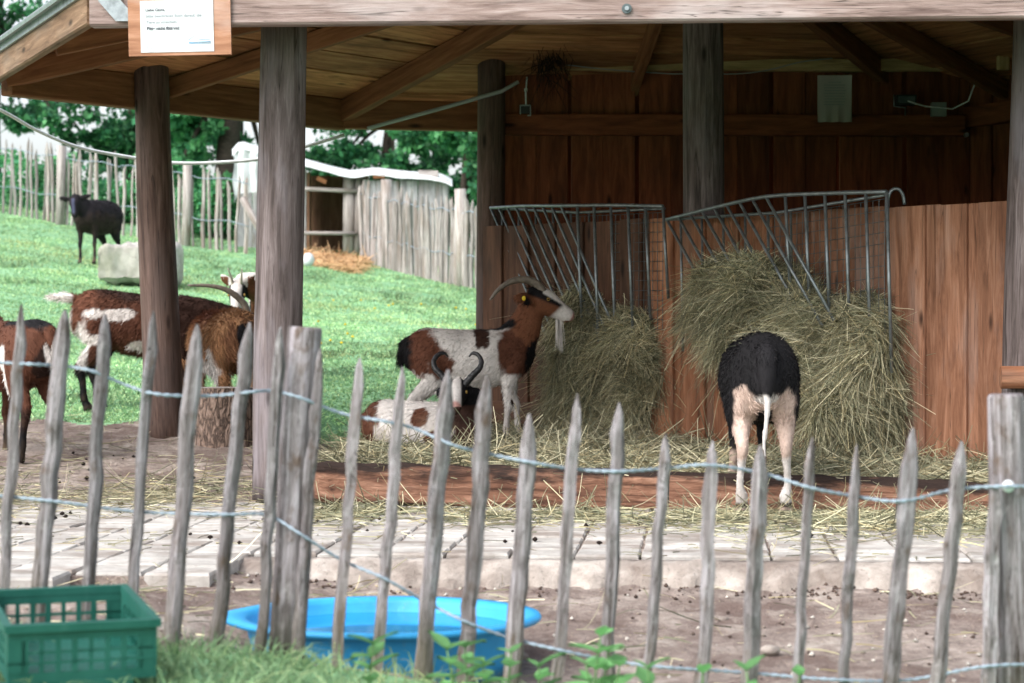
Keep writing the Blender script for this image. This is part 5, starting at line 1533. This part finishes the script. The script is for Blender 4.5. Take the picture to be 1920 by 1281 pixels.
F += [tuple(range(nT_))[::-1], tuple((len(rings) - 1) * nT_ + j for j in range(nT_))]
me = bpy.data.meshes.new('basin'); me.from_pydata(V, [], F); me.materials.append(M_TUB)
for p in me.polygons: p.use_smooth = True
bm = bmesh.new(); bm.from_mesh(me); bmesh.ops.recalc_face_normals(bm, faces=bm.faces); bm.to_mesh(me); bm.free()
add('basin', me, tub)
mw, nt, b = new_mat('water'); b.inputs['Base Color'].default_value = (.01, .20, .50, 1); b.inputs['Roughness'].default_value = .06
wv = tub_ring(RR * .925, rim_z - .035)
me = bpy.data.meshes.new('water'); me.from_pydata(wv, [], [tuple(range(nT_))]); me.materials.append(mw); add('water', me, tub)

# ------------------------------------------------------------------ green crates
CW, CD, CH = .30, .40, .118
def crate(label, M, h):
    root = bpy.data.objects.new('plastic_crate', None); root.empty_display_size = .1
    link(root, None, M); tag(root, label, 'crate', 'stacked green crates')
    t = .012
    def grille(L, side):
        """one wall with its rows of openings, in wall coords (0..L, 0..h)"""
        bx_ = []
        cols = int(round(L / .033)); cw = L / cols
        zb = [0, .022, .022 + (h - .052) * .30, .022 + (h - .052) * .62, h - .03, h]
        bx_.append((0, L, zb[0], zb[1])); bx_.append((0, L, zb[4], zb[5]))
        bx_.append((0, L, zb[2] - .003, zb[2] + .003)); bx_.append((0, L, zb[3] - .003, zb[3] + .003))
        for i in range(cols + 1):
            x = i * cw; solid = i in (0, 1, cols - 1, cols)
            wv_ = .009 if not solid else .012
            bx_.append((max(0, x - wv_ / 2), min(L, x + wv_ / 2), zb[1] - .001, zb[4] + .001))
        bx_.append((.0, cw, zb[1], zb[4])); bx_.append((L - cw, L, zb[1], zb[4]))
        return bx_
    for nm, L, f in (('front_wall', CW, lambda a, b_, z0, z1: (a, b_, 0, t * .5, z0, z1)), ('back_wall', CW, lambda a, b_, z0, z1: (a, b_, CD - t * .5, CD, z0, z1)),
                     ('side_wall', CD - 2 * t, lambda a, b_, z0, z1: (0, t * .5, a + t, b_ + t, z0, z1)), ('side_wall', CD - 2 * t, lambda a, b_, z0, z1: (CW - t * .5, CW, a + t, b_ + t, z0, z1))):
        bb = [f(*q) for q in grille(L, nm)]
        # keep crossing bars off each other's planes
        bb = [tuple(v + (.0007 * (i % 3) * (1 if k % 2 else -1) if k // 2 != 2 else 0) for k, v in enumerate(q)) for i, q in enumerate(bb)]
        add(nm, boxes_mesh(nm, bb, M_CRATE), root, M)
    add('floor', boxes_mesh('floor', [(.004, CW - .004, .006, CD - .006, .004, .012)], M_CRATE), root, M)
    add('rim', boxes_mesh('rim', [(-.008, CW + .008, -.009, .008, h - .012, h + .004), (-.008, CW + .008, CD - .008, CD + .009, h - .012, h + .004), (-.009, .008, .0085, CD - .0085, h - .0115, h + .0035), (CW - .008, CW + .009, .0085, CD - .0085, h - .0115, h + .0035)], M_CRATE), root, M)
    return root
fl_ = at(14, 1176, 4.30)
tilt = Matrix.Rotation(math.radians(3.5), 4, 'X')
Mc = Matrix.Translation((fl_.x, fl_.y, fl_.z - CH)) @ Matrix.Rotation(math.radians(20), 4, 'Z') @ tilt
crate('upper green plastic crate with slotted walls beside the fence', Mc, CH)
ax_ = Mc @ Vector((-.055, .02, -CH - .003))
crate('lower green crate holding up the upper one, cut by the bottom edge', Matrix.Translation(ax_) @ Matrix.Rotation(math.radians(16), 4, 'Z') @ tilt, CH)
# ------------------------------------------------------------------ trees and bushes beyond the fences
LEAFC = np.array([S(52, 108, 72), S(66, 132, 84), S(88, 156, 102), S(42, 90, 64), S(104, 172, 112), S(76, 146, 104)])
def leaves(name, C, n, size, pal, parent, k=1.0):
    """C: clump centres (m,4) with radius; n leaves"""
    i = RNG.integers(0, len(C), n)
    P = C[i, :3] + unit(RNG.normal(size=(n, 3))) * (RNG.random((n, 1)) ** .5) * C[i, 3:4] * np.array([1.1, 1.1, .7])
    a = unit(RNG.normal(size=(n, 3)) + np.array([0, 0, -.4])); b = unit(np.cross(a, RNG.normal(size=(n, 3)) + np.array([0, 0, 1.2])))
    s = (size * RNG.uniform(.6, 1.3, n))[:, None]
    nr = np.cross(a, b)
    V = np.stack([P, P + a * s * .5 + b * s * .32 + nr * s * .08, P + a * s, P + a * s * .5 - b * s * .32 + nr * s * .08], 1)
    Q = (np.arange(n) * 4)[:, None] + np.arange(4)[None]
    ck = RNG.uniform(.6, 1.3, len(C))[i][:, None]
    col = pal[RNG.integers(0, len(pal), n)] * ck * RNG.uniform(.8, 1.2, (n, 1)) * k
    me = mesh_np(name, V.reshape(-1, 3), Q, None, np.repeat(col[:, None], 4, 1).reshape(-1, 3), M_LEAF)
    return add(name, me, parent, kind=None)
def tree(label, x, y, h, r_trunk, crown, nclump, nleaf, lean=(0, 0), size=.16, pal=LEAFC, k=1.0):
    """crown: list of (dx,dy,z,rx,rz) lobes"""
    z = gz(x, y)
    root = empty('tree', (x, y, z), label, 'tree', 'trees beyond the meadow')
    P = catmull(np.array([(x, y, z - .2), (x + lean[0] * .3, y, z + h * .3), (x + lean[0] * .6 + .1, y + .05, z + h * .6), (x + lean[0], y + lean[1], z + h)]), 4)
    tr = tube('trunk', [tuple(p) for p in P], np.linspace(1.15, .45, len(P)) * r_trunk, M_BARK, root, 10)
    C = []
    for dx, dy, cz, rx, rz in crown:
        m = max(6, int(nclump / len(crown)))
        q = unit(RNG.normal(size=(m, 3))) * (RNG.random((m, 1)) ** .4)
        C.append(np.concatenate([q * np.array([rx, rx, rz]) + np.array([x + dx, y + dy, z + cz]), RNG.uniform(.28, .6, (m, 1)) * min(1, rx / 1.6)], 1))
        b0 = P[int(len(P) * .6)]
        tube('limb', [tuple(p) for p in catmull(np.array([b0, (b0 + np.array([x + dx, y + dy, z + cz])) / 2 + np.array([0, 0, .2]), np.array([x + dx, y + dy, z + cz])]), 4)], np.linspace(.45, .12, 9) * r_trunk, M_BARK, root, 6)
    leaves('crown', np.concatenate(C), nleaf, size, pal, root, k)
    return root
tree('tall dark leafed tree above the left end of the far fence', -9.0, 37, 4.6, .14, [(0.1, 0, 1.25, .7, .3), (1.2, -.6, 1.2, .8, .35), (1.7, 0, .75, .5, .3), (.6, 0, 3.0, 1.0, .5), (-.3, -1, 3.2, 1.0, .5), (.2, 0, 1.9, 1.6, .5)], 66, 5200, size=.13, k=.85)
tree('broad tree filling the gap between left roof edge and fence', -6.75, 38, 4.0, .13, [(-.2, 0, .95, .7, .35), (.6, -.5, .6, .6, .4), (.1, 0, 1.4, 1.2, .4), (.9, 0, 1.1, .8, .5), (0, 0, 2.4, 1.5, .6)], 66, 6000, size=.13, k=.85)
tree('stout dark trunked tree left of the white tarpaulin', -4.72, 35, 4.4, .20, [(-.75, -.4, .75, .6, .45), (-.6, 0, 1.5, .8, .45), (.55, .6, 1.1, .5, .5), (.2, .8, .7, .8, .5), (0, 0, 2.4, 1.5, .6)], 100, 13000, lean=(.25, 0), size=.135, pal=LEAFC[[1, 2, 4, 5]])
tree('tree with bright hanging foliage right above the shed', -2.2, 37, 4.0, .11, [(-.8, 0, 1.3, .8, .45), (.2, -.4, 1.0, .8, .5), (.9, 0, 1.4, .8, .55), (-.9, 0, .9, .5, .35), (0, 0, 2.4, 1.5, .6)], 84, 9500, size=.135, k=.85)
tree('slender pale trunked tree near the back left post', -.74, 33, 3.6, .065, [(.1, 0, 1.75, .7, .4), (-.45, .3, 1.9, .6, .4), (.5, 0, 1.3, .5, .6), (0, 0, 2.5, 1.2, .5)], 66, 7500, size=.13, pal=LEAFC[[0, 2, 4, 5]])
tree('dense dark tree glimpsed behind the slender one', .0, 39, 4.0, .12, [(-.3, 0, .6, 1.0, .6), (.6, 0, 1.2, 1.0, .7), (-.9, 0, 1.2, .9, .6), (0, 0, 2.2, 1.2, .6)], 100, 13000, size=.145, k=.65)
def bush(label, x, y, rx, rz, n, k=1.0):
    z = gz(x, y)
    root = empty('bush', (x, y, z), label, 'bush', 'bushes behind the far fence')
    m = 40
    q = unit(RNG.normal(size=(m, 3))) * (RNG.random((m, 1)) ** .5)
    C = np.concatenate([q * np.array([rx, rx * .6, rz]) + np.array([x, y, z + rz * .8]), RNG.uniform(.15, .3, (m, 1))], 1)
    leaves('foliage', C, n, .10, LEAFC[[1, 2, 4, 5]], root, k)
    for s in range(4):
        tube('stem', [(x + random.uniform(-.1, .1), y, z - .05), (x + random.uniform(-rx, rx) * .5, y, z + rz)], .012, M_BARK, root, 5)
for x, y, rx, rz, lab in ((-8.3, 32.3, .95, .46, 'low bush at the far left, left of the black sheep\'s head'), (-6.75, 31.4, .9, .46, 'low bush directly behind the black sheep'), (-5.3, 30.4, .85, .44, 'low bush behind the fence, left of the left post'), (-4.1, 29.6, .8, .45, 'low bush behind the fence between the left and front posts')):
    bush(lab, x, y, rx, rz, 2600)

# ------------------------------------------------------------------ grass
GC = np.array([S(134, 170, 124), S(152, 187, 138), S(116, 154, 110), S(168, 201, 152), S(138, 172, 128), S(182, 205, 152)])
def grass(name, n, X, Y, Lr, w, label, k=1.0, droop=.5, segs=2):
    z = ground_z(X, Y)
    D = np.stack([RNG.normal(size=n) * .5, RNG.normal(size=n) * .5, np.ones(n)], 1)
    P = np.stack([X, Y, z - .005], 1)
    tone = (1 + .28 * wav(P, .9, 61) + .22 * wav(P, 3.5, 62) + .12 * wav(P, 12, 63))[:, None] * np.array([1.0, 1.0, 1.0]) + np.clip(wav(P, 1.7, 64) - .25, 0, 1)[:, None] * np.array([.5, .22, .1])
    C = GC[RNG.integers(0, len(GC), n)] * RNG.uniform(.75, 1.2, (n, 1)) * tone * k
    return add(name, strands(name, P, D, RNG.uniform(*Lr, n), w, C, M_GRASSBLADE, droop, segs, .15, .2), None, label=label, cat='grass', kind='stuff')
n = 170000
d_ = 12.3 + (31.5 - 12.3) * RNG.random(n) ** 1.25
X = RNG.uniform(-.262, .02, n) * d_; 
m = is_meadow(X, d_ + RNG.normal(size=n) * .12 - .03) & ~((X > -.35) & (d_ < 13.3))
X, d_ = X[m], d_[m]; n = len(X)
tuft = np.clip(wav(np.stack([X, d_, X * 0], 1), 2.3, 71), -.3, 1)
grass('meadow_grass', n, X, d_, (.025, .06), .007 + .0004 * d_, 'short bright green grass of the sloping meadow')
n = 2600
cxy = np.stack([RNG.uniform(-6, 0, 60), RNG.uniform(13, 27, 60)], 1); i = RNG.integers(0, 60, n)
X, Y = (cxy[i] + RNG.normal(size=(n, 2)) * .13).T
m = is_meadow(X, Y); X, Y = X[m], Y[m]; n = len(X)
grass('grass_tufts', n, X, Y, (.08, .16), .012, 'darker tufts of longer grass dotted over the meadow', .6)
n = 26
X = RNG.uniform(-1.9, -.3, n); Y = RNG.uniform(15, 22, n)
bits('buttercups', X, Y, ground_z(X, Y) + .06, np.full(n, .014), np.tile(np.array(S(236, 208, 60)), (n, 1)), M_HAYCORE, 'tiny yellow flowers dotted on the meadow', 'flowers')
n = 13000
X = RNG.uniform(-1.35, 1.35, n); Y = RNG.uniform(4.05, 5.12, n)
dens = 1 - .62 * sstep(-.35, .1, X)
m = (RNG.random(n) < dens) & (wav(np.stack([X, Y, X * 0], 1), 7, 81) + RNG.normal(size=n) * .5 > -.45); X, Y = X[m], Y[m]; n = len(X)
grass('verge_grass', n, X, Y, (.05, .17), .005, 'rank green grass along the foot of the near fence', .72, .55, 3)

# nettle-like weeds on the near side of the fence
def weed(label, px, py, d, h, nl, spread=.05, lsize=.058):
    top = at(px, py, d); x, y = top.x, top.y
    z = gz(x, y)
    h = max(h, top.z - z)
    root = empty('weed', (x, y, z), label, 'weed', 'leafy weeds at the near fence')
    P = catmull(np.array([(x, y, z - .01), (x + random.uniform(-.02, .02), y, z + h * .5), (x, y, z + h)]), 4)
    tube('stem', [tuple(p) for p in P], np.linspace(.0035, .002, len(P)), M_STEM, root, 6)
    for k in range(nl):
        t = .25 + .75 * k / (nl - 1); p = np.array([np.interp(t * (len(P) - 1), range(len(P)), P[:, j]) for j in range(3)])
        for sgn_ in (0, math.pi):
            V, Q = [], []
            a = k * 1.57 + sgn_ + random.uniform(-.7, .7)
            ls = lsize * (1.2 - .4 * t) * random.uniform(.6, 1.35)
            d1 = np.array([math.cos(a), math.sin(a), .25 + .5 * t + random.uniform(-.35, .35)]); d1 = unit(d1); s1 = unit(np.cross(d1, [0, 0, 1.0])); n1 = np.cross(s1, d1)
            outl = [(0, 0), (.22, .30), (.5, .38), (.78, .22), (1.08, 0)]
            for u_, wv_ in outl:
                m_ = p + d1 * ls * u_ - n1 * ls * .25 * u_ * u_
                V += [m_, m_ + s1 * ls * wv_ + n1 * ls * .10, m_ - s1 * ls * wv_ + n1 * ls * .10]
            for q in range(4):
                c0, c1 = q * 3, q * 3 + 3
                Q += [(c0, c0 + 1, c1 + 1, c1), (c0, c1, c1 + 2, c0 + 2)]
            C = np.tile(np.array(S(118, 172, 110)) * random.uniform(.55, 1.2), (15, 1))
            add('leaf', mesh_np('leaf', np.array(V), np.array(Q), None, C, M_LEAF, True), root)
M_STEM = plain('weed_stem', (.10, .20, .07), .6, 0, 20, .2)
for px, py, d, h, nl, lab in ((872, 1216, 4.62, .16, 5, 'leafy weed in front of the tub\'s right side'), (958, 1226, 4.66, .16, 5, 'leafy weed at the tub\'s right rim, by a paling'), (1126, 1194, 4.58, .2, 6, 'tallest broad leafed weed, right of the tub'), (1098, 1246, 4.5, .16, 5, 'low leafy weed at the foot of the tallest weed'),
                              (1162, 1250, 4.55, .16, 4, 'small leafy weed just right of the tallest weed'), (838, 1250, 4.55, .16, 5, 'small leafy weed in front of the tub\'s middle'), (1318, 1264, 4.6, .12, 4, 'weed tip poking up at the bottom, right of centre'), (1500, 1268, 4.6, .12, 4, 'weed tip at the bottom below the sheep\'s right leg'), (905, 1250, 4.5, .15, 5, 'low weed between two palings right of the tub\'s middle'), (1140, 1225, 4.66, .16, 5, 'weed half hidden behind the tallest weed'), (700, 1258, 4.5, .14, 5, 'weed at the bottom below the tub\'s left half'), (1215, 1256, 4.55, .14, 5, 'weed at the bottom below the gap right of the tallest weed'), (1400, 1260, 4.55, .14, 5, 'weed at the bottom below the sheep\'s left leg'), (1010, 1252, 4.6, .14, 5, 'weed at the bottom just past the tub\'s right edge')):
    weed(lab, px, py, d, h, nl)
